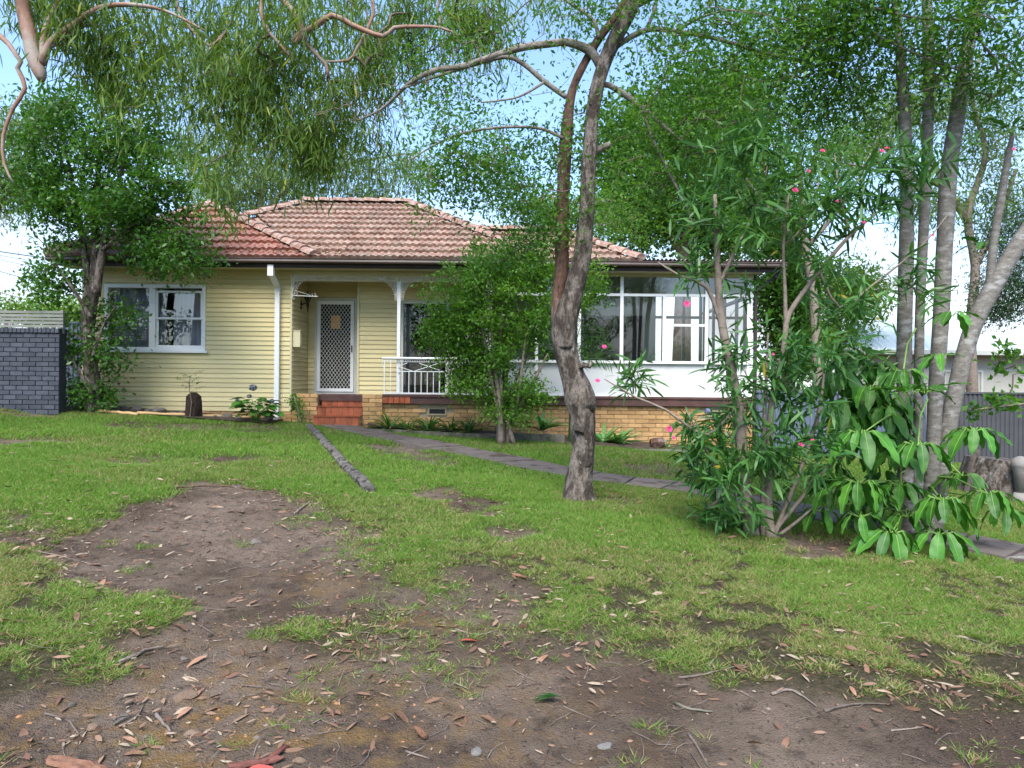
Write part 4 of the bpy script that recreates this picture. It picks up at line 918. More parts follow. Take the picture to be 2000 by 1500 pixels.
def hydrangea(px, py, d, rx, h, nl, flowers, label):
    p = at(px, py, d); p.z = sz(p.x, p.y); t = thing('hydrangea', (0, 0, 0), label, 'plant'); mb = MB()
    for i in range(nl):
        a = i * 2.4 + random.random(); el = random.uniform(.1, 1.2); rr = random.uniform(.45, 1); e = p + Vector((math.cos(a) * rx * rr * math.cos(el * .8), math.sin(a) * rx * .7 * rr, h * (.25 + .7 * random.random() * math.sin(el * .6 + .6))))
        s = p + Vector((0, 0, .02)); mb.tube([s, s.lerp(e, .6) + Vector((0, 0, .05)), e], .004, 4, caps=False)
        o = objm('leaf', hyl, t); dv = Vector((math.cos(a), math.sin(a) - .35, .2 - .3 * random.random())); sc_ = random.uniform(.7, 1.15); o.matrix_basis = aim(e, dv, random.uniform(-.3, .3)) @ Matrix.Scale(sc_, 4)
    mb.build('stem', 'leaf_umbrella', t)
    for fx_, fy_, r, m_ in flowers: flower_head(t, at(fx_, fy_, d - .1), r, m_)
    return rebase(t, p)
hydrangea(500, 812, 14.0, (.40), .62, 64, [(494, 757, .08, 'petal_slate'), (487, 774, .05, 'petal_slate'), (531, 783, .05, 'petal_slate'), (463, 782, .04, 'petal_slate')], 'broad leaved hydrangea with slate blue heads beside the downpipe')
hydrangea(1408, 893, 13.9, .45, .95, 60, [(1383, 803, .07, 'petal_blue'), (1398, 818, .07, 'petal_blue'), (1405, 835, .08, 'petal_blue'), (1418, 848, .085, 'petal_lime'), (1434, 863, .07, 'petal_blue'), (1395, 853, .05, 'petal_slate')], 'hydrangea with pale blue and lime heads behind the oleander')
# strap-leaved plants
def strappy(name, px, py, d, n, ln, wdt, m_, label, up_=.9, droop=.55, dead=.05, group=None, zoff=0.):
    p = at(px, py, d); t = thing(name, (0, 0, 0), label, 'plant', group); p.z = max(sz(p.x, p.y), p.z - .05) + zoff; V = []; T = []; ti = []
    for i in range(n):
        a = random.uniform(0, 6.283); L_ = ln * random.uniform(.6, 1.1); el = random.uniform(.4, 1.35) * up_; dx = Vector((math.cos(a), math.sin(a), 0)); pt = p + dx * random.uniform(0, .05); vz = math.sin(el); vx = math.cos(el); K = 6; s = Vector((-dx.y, dx.x, 0)); b = len(V); tv = 1.6 if random.random() < dead else random.random()
        for k in range(K + 1):
            f = k / K; q = pt + dx * (vx * L_ * f + .25 * L_ * f * f) + Vector((0, 0, L_ * (vz * f - droop * f * f))); w2 = wdt / 2 * (1 - f ** 2.2) * (.6 + .4 * min(1, f * 4)); V += [q - s * w2 + Vector((0, 0, w2 * .5)), q, q + s * w2 + Vector((0, 0, w2 * .5))]; ti += [tv] * 3
        for k in range(K):
            j = b + 3 * k
            for u in (0, 1): T += [(j + u, j + u + 1, j + u + 4), (j + u, j + u + 4, j + u + 3)]
    o = big_mesh('leaves', np.array([tuple(v) for v in V]), np.array(T), m_, np.array(ti), t); o['kind'] = 'stuff'; return rebase(t, p)
for i, (px, lb_) in enumerate(((762, 'strappy green clump beside the brick pier by the steps'), (795, 'strappy clump second from the steps'), (838, 'low strappy clump below the wall vent'), (880, 'strappy clump right of the wall vent'), (915, 'strappy clump at the left foot of the porch shrub'))):
    strappy('strap_lily', px, 838 + i, 14.05, 60, [.95, .7, .75, .7, .8][i], .03, 'leaf_strap', lb_, .95, .42, .08, 'strap leaved clumps along the porch base')
for px, py, ln, lb_ in ((1058, 836, .55, 'bluish agave rosette behind the low garden wall'), (1178, 866, .52, 'upright agave rosette just right of the big trunk'), (1207, 872, .45, 'spreading agave rosette second right of the big trunk')):
    strappy('agave', px, py, 13.95, 24, ln * 1.45, .085, 'leaf_agave', lb_, .85, .35, 0, 'agave rosettes along the brick base')
strappy('succulent', 1300, 872, 13.9, 26, .24, .03, 'seed', 'pale yellow green succulent beside the cut log', 1.0, .3, 0)
# low garden retaining walls
def kerb(name, pa, pb, d0, d1, h, wdt, label, m_='old_stone'):
    a = at(*pa, d0); b = at(*pb, d1); t = thing(name, (0, 0, 0), label, 'garden wall'); n = 14; vs = []
    dirv = (b - a).normalized(); s = Vector((-dirv.y, dirv.x, 0)).normalized()
    for i in range(n + 1):
        q = a.lerp(b, i / n)
        for o, z in ((0, q.z - .6), (0, q.z), (wdt, q.z), (wdt, q.z - .6)): vs.append(q + s * (o + random.uniform(-.008, .008)) + Vector((0, 0, z - q.z + random.uniform(-.008, .008))))
    MB().add(vs, [(4 * i + j, 4 * i + 4 + j, 4 * i + 4 + (j + 1) % 4, 4 * i + (j + 1) % 4) for i in range(n) for j in range(4)] + [(0, 1, 2, 3), (4 * n + 3, 4 * n + 2, 4 * n + 1, 4 * n)]).build('wall_body', m_, t); return rebase(t, a)
kerb('garden_wall', (706, 837), (1000, 850), 13.7, 13.6, .2, .12, 'dark low stone edging in front of the strappy clumps')
kerb('garden_wall', (1000, 847), (1103, 849), 13.6, 13.6, .3, .12, 'mossy low garden wall left of the big tree trunk')
kerb('garden_wall', (1150, 876), (1345, 880), 13.3, 13.2, .1, .1, 'thin concrete garden edging below the brick base right of the trunk', 'concrete')
m = MB(); pts = [at(708, 842, 13.75), at(1103, 852, 13.65), at(1345, 882, 13.3)]
bedz = [(-2.95, 13.85), (1.05, 13.75), (1.06, 13.45), (3.6, 13.3), (3.7, 14.75), (-3.1, 14.75)]
m.add([(a, b, sz(a, b) + (.1 if a < 1.055 else .02)) for a, b in bedz], [tuple(range(6))]); tag(m.build('garden_soil', 'soil'), kind='structure')
lg = thing('cut_log', at(1284, 872, 13.7), 'short reddish brown cut log lying by the brick base', 'log'); mb = MB(); mb.tube([(-.14, 0, .0), (-.05, 0, .01), (.06, .02, .02), (.15, .02, .03)], [.1, .11, .1, .08], 12, .3); mb.build('log_body', 'bark_red', lg); lg.location.z = sz(lg.location.x, lg.location.y) + .1
# right-hand stump, pot
sp_ = at(1952, 955, 10.2); sp_.z = sz(sp_.x, sp_.y)
ts = thing('tree_stump', sp_, 'broad shaggy old tree stump at the right edge by the fence', 'stump'); mb = MB(); mb.tube([(0, 0, -.1), (0, 0, .05), (0, 0, .3), (.02, 0, .52), (.02, 0, .54)], [.58, .54, .47, .43, .1], 30, .22); mb.build('stump_body', 'bark', ts); mb = MB(); mb.bar((-.55, -.1, 0), (-.38, -.05, .68), .05, .09); mb.build('split_slab', 'dead_wood', ts)
pp = at(1993, 930, 9.6); pp.z = sz(pp.x, pp.y)
pot = thing('concrete_pot', pp, 'rounded concrete garden pot cut by the right edge', 'pot'); mb = MB(); mb.tube([(0, 0, .12), (0, 0, .42), (0, 0, .5), (0, 0, .52), (0, 0, .6), (0, 0, .64)], [.05, .09, .115, .12, .10, .03], 16); mb.build('pot_body', 'concrete', pot, True); MB().tube([(0, 0, -.05), (0, 0, .13)], [.12, .075], 12).build('pot_foot', 'concrete', pot, True)
rock(1985, 1098, .10, 'white_rock', 'white rock on the grass at the path edge far right', 41, sc=(1.4, .9, .6))

# ------------------------------------------------------------------ trees
def world_limbs(lst, d): return [limb(l, d) for l in lst]
# big forked tree in the middle
D0 = 7.8; b = gs(1130, 985)
trunk = limb([(1131, 996, 96), (1130, 975, 68), (1134, 930, 50), (1138, 880, 44), (1138, 843, 47), (1137, 810, 50), (1131, 777, 60), (1120, 740, 50), (1112, 711, 47), (1101, 660, 48), (1104, 620, 46), (1114, 580, 34), (1126, 535, 20), (1134, 500, 8)], D0)
lstem = limb([(1100, 700, 16), (1093, 640, 30), (1092, 580, 30), (1096, 530, 27), (1099, 440, 26), (1101, 347, 25), (1105, 277, 25), (1112, 208, 18), (1122, 166, 15), (1143, 121, 15), (1167, 80, 16), (1209, 21, 14), (1240, -40, 12)], D0 + .08)
rstem = limb([(1104, 680, 30), (1112, 610, 40), (1127, 540, 37), (1140, 480, 33), (1147, 381, 30), (1153, 277, 28), (1160, 200, 25), (1178, 132, 26), (1198, 83, 29), (1230, 21, 28), (1250, -20, 26), (1290, -120, 22)], D0 - .08)
mk = D0
L_main = [trunk, lstem, rstem] + [limb(q, mk) for q in (
 [(1172, 128, 18), (1153, 100, 17), (1112, 83, 15), (1077, 85, 14), (1015, 94, 14), (973, 107, 13), (904, 130, 12), (852, 137, 11), (800, 163, 8), (748, 211, 5, 8.1), (700, 235, 3, 8.3)],
 [(1106, 190, 10), (1063, 159, 10), (1022, 125, 9), (987, 111, 9), (920, 128, 7), (850, 150, 6), (780, 175, 3)],
 [(1100, 270, 7), (1050, 250, 6), (966, 250, 5, 7.6), (883, 267, 4, 7.5), (800, 312, 3, 7.4)],
 [(1180, 120, 12), (1205, 90, 11), (1261, 59, 10), (1320, 61, 9), (1400, 76, 8), (1500, 105, 6, 7.5), (1600, 130, 4, 7.3)],
 [(1160, 170, 12), (1188, 166, 11), (1247, 204, 10), (1285, 236, 8), (1340, 280, 6, 7.6), (1400, 300, 4, 7.4)],
 [(1258, 214, 7), (1268, 255, 6), (1299, 322, 6), (1344, 409, 4), (1352, 440, 2)],
 [(1232, 15, 14), (1282, -10, 11), (1330, -50, 9), (1430, -60, 8, 7.3), (1600, -20, 7, 6.9), (1760, 30, 5, 6.6), (1900, 40, 4, 6.4)],
 [(1261, 59, 8), (1278, 20, 7), (1290, -40, 5)],
 [(1170, 75, 8), (1157, 38, 7), (1105, 0, 6), (1060, -40, 4)],
 [(1155, 300, 14), (1185, 285, 13), (1192, 283, 10)],
 [(1320, 61, 6), (1380, 30, 5, 7.4), (1450, 20, 4, 7.2), (1540, 40, 3, 7.0)],
 [(1640, -10, 6, 6.8), (1700, 60, 5, 6.7), (1800, 110, 4, 6.6), (1880, 140, 3, 6.6)],
 [(1064, 160, 6), (1010, 190, 4, 7.6), (940, 200, 3, 7.5)],
)]
cr_ = [ell(70, 990, 330, 190, 150, 7.7, 1.0), ell(30, 1040, 440, 110, 70, 7.9, .7), ell(30, 900, 330, 80, 70, 7.6, .6), ell(60, 1260, 300, 150, 170, 8.0, .9), ell(34, 950, 100, 200, 110, 7.8, .9), ell(130, 1460, 80, 230, 120, 7.4, 1.2), ell(120, 1700, 60, 260, 130, 6.9, 1.1), ell(60, 1900, 90, 140, 110, 6.6, .8), ell(30, 1180, 60, 150, 70, 7.8, .8), ell(70, 1420, 240, 150, 90, 7.6, .9), ell(40, 1650, 190, 100, 60, 7.2, .6)]
tree('forked_tree', 'large forked tree with rough grey bark standing in the middle of the lawn', 'tree', L_main, clump(RNG.permutation(np.concatenate(cr_))[:330], 4, .18, .14), dict(n=34, spread=.14, length=.062, aspect=.44, mat='leaf_main', along=.4, hang=-.1, tint=-.12), barks=('bark_limb', 'bark_twig'), trunk_parts={0: ('trunk', 'bark'), 1: ('trunk', 'bark_red'), 2: ('trunk', 'bark')}, nside=22, lump=.16, step=.05, rtip=.0022, tstep=.16)
ft = bpy.data.objects['forked_tree']; nod = []
for q in L_main[3:6]: nod += spline(q, .1)[0]
mbw, _, _ = twigs(nod, list(np.concatenate([ell(80, 800, 210, 130, 100, 7.9, .6), ell(70, 950, 90, 160, 80, 7.8, .6), ell(40, 680, 200, 90, 70, 8.2, .4)])), .0022, .09, 0, .35, 4, .42)
for q, r_, s_ in (((1128, 838), .075, 71), ((1152, 790), .10, 72), ((1146, 905), .06, 73)):
    c_ = at(q[0], q[1], D0 - .12); o = objm('burl', rock_mesh('burl', 'bark', s_, 3), ft, c_, (s_, 0, 1), (r_, r_ * .8, r_ * 1.25)); o.data.polygons.foreach_set('use_smooth', [True] * len(o.data.polygons))
MB().tube([at(1128, 720, D0 - .05), at(1140, 712, D0 - .12), at(1152, 716, D0 - .15), at(1156, 706, D0 - .15)], [.05, .03, .025, .02], 8, .2).build('branch_stub', 'bark', ft, True)
tag(mbw.build('bare_twigs', 'bark_twig', ft, True), kind='stuff'); rebase(ft, ft.location)
# gum hanging over from the left
DG_ = 9.0; gb = Vector((-9.4, 9.2, sz(-9.4, 9.2) - .1)); top = Vector((-8.7, 9.5, 8.2))
def W(p, r): return (p.x, p.y, p.z, r)
gl = [[W(gb, .34), W(gb + Vector((.1, 0, 2.5)), .27), W(gb + Vector((.35, .1, 5)), .24), W(top, .2), W(top + Vector((1.2, 0, 1.6)), .16)]]
s0 = top + Vector((.3, 0, .4)); s1 = top + Vector((1.2, 0, 1.6))
gl += [[W(s0, .12)] + limb([(20, -80, 26), (47, 26, 26), (58, 73, 26), (66, 112, 28), (78, 142, 24), (81, 158, 12)], DG_),
 limb([(82, 125, 17), (99, 82, 13), (146, 47, 11), (189, 17, 10), (245, 9, 9), (320, 20, 6), (400, 60, 4)], DG_), limb([(84, 120, 14), (84, 108, 12), (86, 65, 11), (116, 0, 9), (150, -60, 7)], DG_),
 [W(top + Vector((-.1, 0, -.6)), .06)] + limb([(17, 86, 9), (34, 133, 9), (49, 172, 8), (26, 211, 7), (6, 267, 6), (8, 320, 5), (26, 357, 3)], DG_),
 [W(s1, .12), W(at(300, -260, DG_), .11)] + limb([(480, -120, 16), (550, -4, 13), (580, 30, 12), (591, 64, 11), (602, 90, 9), (636, 125, 7), (640, 150, 4)], DG_),
 limb([(540, -30, 11), (512, 0, 9), (516, 47, 8), (546, 86, 6), (575, 120, 4)], DG_), limb([(592, 64, 12), (576, 86, 11), (580, 69, 12), (615, 52, 12), (649, 30, 11), (688, 49, 10), (748, 71, 9), (770, 54, 8), (817, 52, 7), (860, 54, 5), (900, 70, 3)], DG_ - .1),
 [W(at(480, -120, DG_), .06)] + limb([(660, -60, 9), (727, 0, 6), (722, 47, 6), (697, 95, 6), (680, 118, 5), (628, 120, 4)], DG_), limb([(100, 90, 8), (180, 45, 6, 9.4), (205, 85, 5, 9.3), (200, 120, 3, 9.3)], DG_),
 [W(at(300, -260, DG_), .08)] + limb([(330, -100, 10), (350, 20, 7), (410, 90, 5), (440, 60, 4), (390, 120, 3)], DG_ + .4)]
gc = [ell(70, 300, 60, 230, 100, 9.7, 1.2), ell(60, 480, 120, 130, 130, 9.6, 1.1), ell(50, 430, 210, 130, 70, 9.4, .9), ell(70, 640, 130, 150, 130, 9.7, 1.1), ell(50, 600, 260, 120, 80, 9.6, .9), ell(40, 720, 210, 110, 70, 9.6, .9), ell(26, 560, 310, 70, 40, 9.5, .6), ell(40, 780, 70, 80, 90, 9.9, .8), ell(34, 110, 40, 120, 50, 9.7, .8), ell(46, 180, 120, 110, 70, 9.5, .9), ell(30, 270, 180, 100, 60, 9.4, .7), ell(24, 920, 60, 60, 40, 9.8, .6), ell(6, 420, 380, 40, 30, 9.3, .3), ell(16, 330, 230, 50, 40, 9.3, .4), ell(30, 500, -20, 300, 50, 9.7, 1), ell(8, 1080, -10, 40, 30, 9.8, .3)]
tree('gum_tree', 'gum tree with smooth pinkish limbs and hanging leaves reaching over from the left', 'tree', gl, clump(RNG.permutation(np.concatenate(gc))[:135], 5, .20, .24) + np.array([[0, 0, .22]]), dict(n=42, spread=.15, flat=1.5, length=.175, aspect=.12, mat='leaf_gum', shape='lance', along=.15, hang=-1.7, droop=.1, dead=.012, tint=.05), barks=('bark_gum', 'bark_twig'), nside=14, lump=.06, rtip=.0028, sag=.06, tstep=.2)
# small glossy tree in front of the wing
DL = 13.6; lb0 = at(182, 800, DL); lb0.z = sz(lb0.x, lb0.y)
ll = [[W(lb0 + Vector((0, 0, -.1)), .15)] + limb([(181, 780, 26), (178, 720, 25), (172, 650, 24), (176, 590, 26), (182, 560, 26)], DL), limb([(184, 570, 18), (187, 480, 15), (190, 380, 11), (196, 250, 6), (200, 190, 3)], DL), limb([(188, 575, 16), (202, 480, 13), (218, 400, 10), (245, 310, 6), (270, 250, 3)], DL - .2), limb([(176, 575, 15), (164, 490, 12), (150, 400, 9), (130, 300, 5), (110, 240, 3)], DL + .2), limb([(200, 490, 8), (260, 440, 6), (330, 430, 4), (390, 470, 2)], DL - .4), limb([(178, 620, 8), (140, 560, 6), (110, 520, 4), (95, 490, 2)], DL - .2), limb([(180, 700, 7), (200, 640, 5), (225, 600, 3)], DL - .2), limb([(180, 770, 7), (150, 720, 5), (130, 680, 3)], DL - .2)]
lc = [ell(170, 200, 300, 160, 130, DL, 1.3), ell(90, 250, 420, 150, 60, DL - .2, 1.1), ell(60, 110, 430, 70, 80, DL, .8), ell(60, 330, 500, 90, 40, DL - .4, .7), ell(40, 330, 350, 90, 90, DL, .8), ell(20, 120, 550, 50, 50, DL, .4), ell(14, 225, 620, 30, 60, DL + .2, .3), ell(20, 125, 680, 36, 60, DL + .2, .4), ell(18, 222, 710, 34, 50, DL + .1, .3), ell(10, 190, 660, 30, 80, DL + .4, .1), ell(26, 180, 780, 70, 20, DL + .1, .3), ell(30, 80, 330, 60, 80, DL, .8), ell(30, 250, 200, 120, 50, DL, .8)]
tree('glossy_tree', 'dark glossy leaved small tree in front of the left window', 'tree', ll, clump(RNG.permutation(np.concatenate(lc))[:205], 4, .19, .15), dict(n=36, spread=.16, length=.105, aspect=.52, mat='leaf_lilly', along=.4), barks=('bark', 'bark_twig'), nside=12, lump=.15, rtip=.003)
# many-stemmed shrub at the porch
DS_ = 13.0; sb = gs(985, 866); ss = []
for i, (x_, y_, x2, y2) in enumerate(((940, 760, 890, 620), (955, 720, 925, 540), (965, 700, 950, 520), (975, 700, 985, 560), (990, 720, 1010, 600), (1000, 760, 1040, 680), (1040, 750, 1070, 690), (950, 790, 880, 720), (985, 690, 965, 480), (970, 760, 940, 640), (1010, 790, 1030, 620))):
    dd = DS_ + random.uniform(-.3, .3); ss.append(limb([(972 + i * 3.2, 868, 9), (x_ * .3 + 985 * .7, 820, 9), (x_, y_, 7), (x2, y2, 3)], dd))
sc_ = [ell(90, 920, 580, 100, 80, DS_, .9), ell(50, 970, 520, 80, 60, DS_, .7), ell(50, 880, 640, 60, 60, DS_, .6), ell(60, 1000, 640, 80, 90, DS_, .8), ell(50, 900, 720, 60, 60, DS_, .5), ell(70, 990, 780, 90, 60, DS_ - .1, .6), ell(40, 950, 690, 60, 60, DS_ - .1, .5), ell(50, 1040, 520, 60, 70, DS_, .6), ell(30, 1060, 600, 40, 80, DS_, .5), ell(24, 1150, 560, 40, 50, DS_, .4)]
tree('porch_shrub', 'bright green many stemmed shrub in front of the porch railing', 'shrub', ss, np.concatenate(sc_), dict(n=54, spread=.12, length=.085, aspect=.45, mat='leaf_shrub', along=.5, hang=.2), barks=('bark_grey', 'bark_twig'), nside=8, rtip=.0028, tstep=.18)
# oleander
DO = 6.5; ob = gs(1490, 1062)
def osl(q, w0=None): return limb(q, DO)
os_ = [osl(q) for q in ([(1470, 1065, 34), (1462, 1000, 26), (1452, 938, 24), (1447, 860, 22), (1441, 785, 20), (1424, 705, 18), (1410, 629, 16), (1403, 560, 14), (1400, 470, 11), (1396, 380, 7)],
 [(1508, 1065, 26), (1500, 1000, 18), (1502, 907, 14), (1508, 780, 12), (1530, 690, 11), (1536, 630, 11), (1552, 595, 10), (1600, 530, 8), (1660, 460, 7), (1720, 410, 4)],
 [(1535, 640, 9), (1533, 560, 7), (1530, 480, 6), (1540, 380, 4)], [(1500, 1050, 12), (1560, 980, 8), (1600, 930, 7), (1640, 890, 4)], [(1480, 1050, 12), (1430, 970, 8), (1400, 920, 6), (1370, 860, 4), (1340, 800, 2)],
 [(1440, 790, 6), (1380, 850, 5), (1300, 800, 5), (1240, 775, 4), (1180, 740, 2)], [(1410, 640, 9), (1380, 560, 8), (1330, 540, 5), (1285, 512, 3)], [(1490, 1050, 12), (1490, 950, 9), (1492, 850, 8), (1495, 760, 5), (1500, 650, 3)],
 [(1510, 1050, 11), (1570, 900, 8), (1600, 800, 7), (1610, 720, 4)], [(1403, 560, 9), (1440, 480, 7), (1480, 400, 5), (1500, 320, 3)], [(1600, 530, 6), (1640, 600, 4), (1700, 560, 4), (1800, 480, 3), (1850, 420, 2)], [(1660, 460, 5), (1640, 380, 4), (1630, 300, 2)], [(1450, 930, 9), (1400, 980, 7), (1370, 1000, 4)], [(1515, 1050, 9), (1555, 1020, 6), (1590, 990, 4)], [(1530, 480, 5), (1580, 430, 4), (1600, 350, 3)])]
oc = [ell(26, 1400, 930, 70, 70, DO, .5), ell(40, 1470, 900, 110, 110, DO - .1, .6), ell(34, 1560, 850, 80, 110, DO, .6), ell(12, 1360, 860, 50, 60, DO, .3), ell(28, 1590, 700, 90, 80, DO, .5), ell(15, 1430, 720, 50, 90, DO - .1, .4), ell(56, 1430, 400, 120, 160, DO, .6), ell(58, 1580, 400, 120, 150, DO, .6), ell(16, 1625, 560, 70, 70, DO, .5), ell(26, 1740, 340, 100, 90, DO, .5), ell(10, 1820, 300, 60, 60, DO, .4), ell(8, 1340, 520, 60, 50, DO, .3), ell(4, 1470, 600, 50, 80, DO, .4), ell(9, 1240, 740, 60, 30, DO + .2, .2), ell(7, 1380, 1000, 40, 30, DO, .3), ell(16, 1500, 760, 80, 60, DO - .1, .4), ell(8, 1690, 600, 60, 60, DO, .3), ell(8, 1790, 560, 50, 60, DO, .3), ell(10, 1450, 1010, 60, 30, DO, .3), ell(20, 1480, 270, 110, 60, DO, .4)]
ol = tree('oleander', 'tall oleander with long narrow leaves and pink flowers right of the big tree', 'shrub', os_, np.concatenate(oc), dict(n=14, spread=.05, length=.19, aspect=.145, mat='leaf_oleander', shape='lance', along=.75, hang=.12, droop=.12, dead=.004), barks=('bark_grey', 'leaf_oleander'), nside=10, rtip=.0035, tstep=.15, lump=.05)
pet = None
def pink(px, py, d, r=.022):
    global pet
    if pet is None:
        mb = MB()
        for k in range(6):
            a = k * 1.047; mb.add([(0, 0, 0), (math.cos(a - .45), math.sin(a - .45), .35), (1.25 * math.cos(a), 1.25 * math.sin(a), .55), (math.cos(a + .45), math.sin(a + .45), .35)], [(0, 1, 2, 3)])
            mb.add([(0, 0, .1), (.6 * math.cos(a + .2), .6 * math.sin(a + .2), .8), (.75 * math.cos(a + .6), .75 * math.sin(a + .6), 1), (.6 * math.cos(a + 1), .6 * math.sin(a + 1), .8)], [(0, 1, 2, 3)])
        pet = mb.mesh('flower', 'petal_pink')
    o = objm('flower', pet, ol); o.matrix_basis = Matrix.Translation(at(px, py, d)) @ Matrix.Rotation(R(70 + random.uniform(-40, 20)), 4, 'X') @ Matrix.Scale(r, 4)
for q in ((1341, 594, .034), (1180, 678, .024), (1167, 745, .03), (1307, 838, .032), (1316, 856, .02), (1553, 373, .035), (1578, 335, .022), (1606, 296, .026), (1732, 291, .026), (1722, 296, .024), (1634, 394, .018), (1687, 436, .022), (1820, 461, .016), (1563, 870, .03), (1587, 862, .024), (1510, 692, .014), (1979, 292, .02), (1533, 393, .014)):
    pink(q[0], q[1], DO - .25, q[2] * .8)
rebase(ol, ol.location)
# umbrella tree: pale trunks and drooping rosettes
DU = 7.0; ub = gs(1795, 1062)
us = [limb(q, DU) for q in ([(1812, 1075, 36), (1815, 1000, 26), (1822, 880, 25), (1828, 760, 27), (1838, 620, 29), (1845, 480, 29), (1852, 350, 30), (1870, 220, 27), (1888, 110, 24), (1905, 0, 20), (1920, -120, 16)],
 [(1770, 1070, 34), (1768, 900, 27), (1766, 690, 27), (1770, 500, 27), (1771, 400, 25), (1769, 280, 23), (1762, 170, 20), (1755, 60, 15), (1740, -60, 10)], [(1792, 1070, 24), (1793, 850, 17), (1797, 600, 17), (1806, 400, 19), (1812, 250, 20), (1814, 100, 20), (1810, 0, 18), (1806, -120, 14)],
 [(1815, 1075, 32), (1835, 960, 28), (1850, 850, 29), (1872, 740, 30), (1900, 640, 31), (1940, 560, 32), (1990, 475, 31), (2050, 390, 28)], [(1932, 566, 15), (1940, 480, 15), (1955, 390, 14), (1970, 300, 11), (1978, 262, 7)])]
um = tree('umbrella_tree', 'umbrella tree with pale ringed trunks and big drooping glossy leaflets', 'tree', us, None, None, barks=('bark_pale', 'bark_twig'), nside=14, lump=.04, step=.08)
for i in (1, 2, 3): pass
lf = [broad_leaf_mesh('leaf_umbrella', .33, .108, .009, 10), broad_leaf_mesh('leaf_umbrella', .28, .1, .008, 10), broad_leaf_mesh('leaf_umbrella', .36, .118, .012, 10)]
def rosette(px, py, d, n, sc, tilt=0., spread=360, a0=0, dz=-.75, stem_to=None):
    c = at(px, py, d); mb = MB()
    if stem_to: e = at(*stem_to, DU); mb.tube([c, c.lerp(e, .5) + Vector((0, .05, .05)), e], [.006, .008, .01], 6)
    n += 2
    for i in range(n):
        a = R(a0 + spread * (i + random.uniform(-.2, .2)) / n); out_ = Vector((math.cos(a), math.sin(a) * .75, .32 + tilt)).normalized(); s_ = c + out_ * .11 * sc
        mb.tube([c, s_], [.005 * sc, .0035 * sc], 5); dv = Vector((math.cos(a) * .75, math.sin(a) * .55, dz + random.uniform(-.25, .45)))
        me = random.choice(lf); k = sc * random.uniform(.62, 1.12); T_ = aim(s_, dv, random.uniform(-.35, .35)) @ Matrix.Scale(k, 4)
        o = objm('leaf', me, um); o.matrix_basis = T_; v = [T_ @ Vector((0, f * me.vertices[-2].co.y, me.vertices[3 * round(f * 10) + 1].co.z + .003)) for f in (0, .3, .6, .9)]
        mb.tube(v, [.004 * k, .003 * k, .002 * k, .001 * k], 4, caps=False)
    mb.build('leaf_stalk', 'midrib', um)
for q in ((1682, 848, 6.3, 9, 1.0, (1790, 800)), (1793, 872, 6.2, 9, 1.05, (1812, 780)), (1901, 843, 6.3, 9, 1.0, (1840, 860)), (1678, 945, 6.25, 9, 1.05, (1780, 960)), (1839, 978, 6.1, 10, 1.0, (1815, 950)), (1930, 965, 6.2, 8, .9, (1825, 930)), (1740, 1043, 6.1, 9, 1.0, (1790, 1000)), (1836, 1045, 6.05, 7, 1.0, (1810, 1010)), (1678, 1010, 6.2, 5, .9, (1780, 1000)), (1764, 727, 6.5, 7, .8, (1790, 640)), (1700, 760, 6.9, 9, .95, (1770, 700)), (1650, 790, 7.0, 8, 1.0, (1770, 740)), (1735, 800, 6.9, 8, 1.0, (1768, 760)), (1620, 960, 6.5, 6, .9, (1760, 940)), (1760, 950, 6.6, 8, 1.0, (1770, 920)), (1960, 1000, 6.3, 5, .8, (1840, 960)), (1720, 880, 6.9, 7, .9, (1768, 860)), (1640, 735, 7.1, 7, .9, (1768, 720)), (1880, 930, 6.8, 6, .9, (1840, 900)), (1665, 700, 7.2, 9, .9, (1768, 690)), (1720, 715, 7.1, 9, .9, (1768, 690)), (1610, 760, 7.3, 8, .95, (1765, 760)), (1680, 790, 7.2, 9, 1.0, (1768, 780)), (1750, 850, 6.9, 8, .95, (1768, 850)), (1600, 1000, 6.6, 6, .9, (1765, 980)), (1700, 960, 6.8, 8, 1.0, (1768, 960)), (1770, 1010, 6.5, 8, .95, (1780, 1000))):
    rosette(*q[:5], stem_to=q[5], a0=random.uniform(0, 90))
for q in ((1777, 775, 6.3, 6, .75, .4, 0.1), (1806, 770, 6.25, 7, .8, .3, -.15), (1835, 700, 6.5, 5, .75, .2, -.2), (1859, 618, 6.5, 5, .75, .2, -.5), (1975, 262, 6.9, 8, .75, .5, .25), (1690, 705, 7.0, 8, .8, .5, .0), (1920, 480, 7.2, 5, .6, .3, 0)):
    rosette(q[0], q[1], q[2], q[3], q[4], q[5], dz=q[6], a0=random.uniform(0, 90))
pos_, T3, = [], []; extra = []
for i in range(22):
    c_ = ell(1, 1690, 860, 110, 170, 6.95, .35)[0]; cv = Vector(c_)
    for k in range(8):
        a = k * .785 + random.random() * .5; me = random.choice(lf); s_ = cv + Vector((math.cos(a), math.sin(a) * .75, .35)).normalized() * .1; T_ = aim(s_, Vector((math.cos(a) * .75, math.sin(a) * .55, random.uniform(-1, -.2))), random.uniform(-.4, .4)) @ Matrix.Scale(random.uniform(.6, 1.05), 4); extra.append((me, T_))
mb = MB()
for me, T_ in extra: mb.add([T_ @ v.co for v in me.vertices], [tuple(p.vertices) for p in me.polygons])
tag(mb.build('foliage', 'leaf_umbrella', um, True), kind='stuff')
rebase(um, um.location)
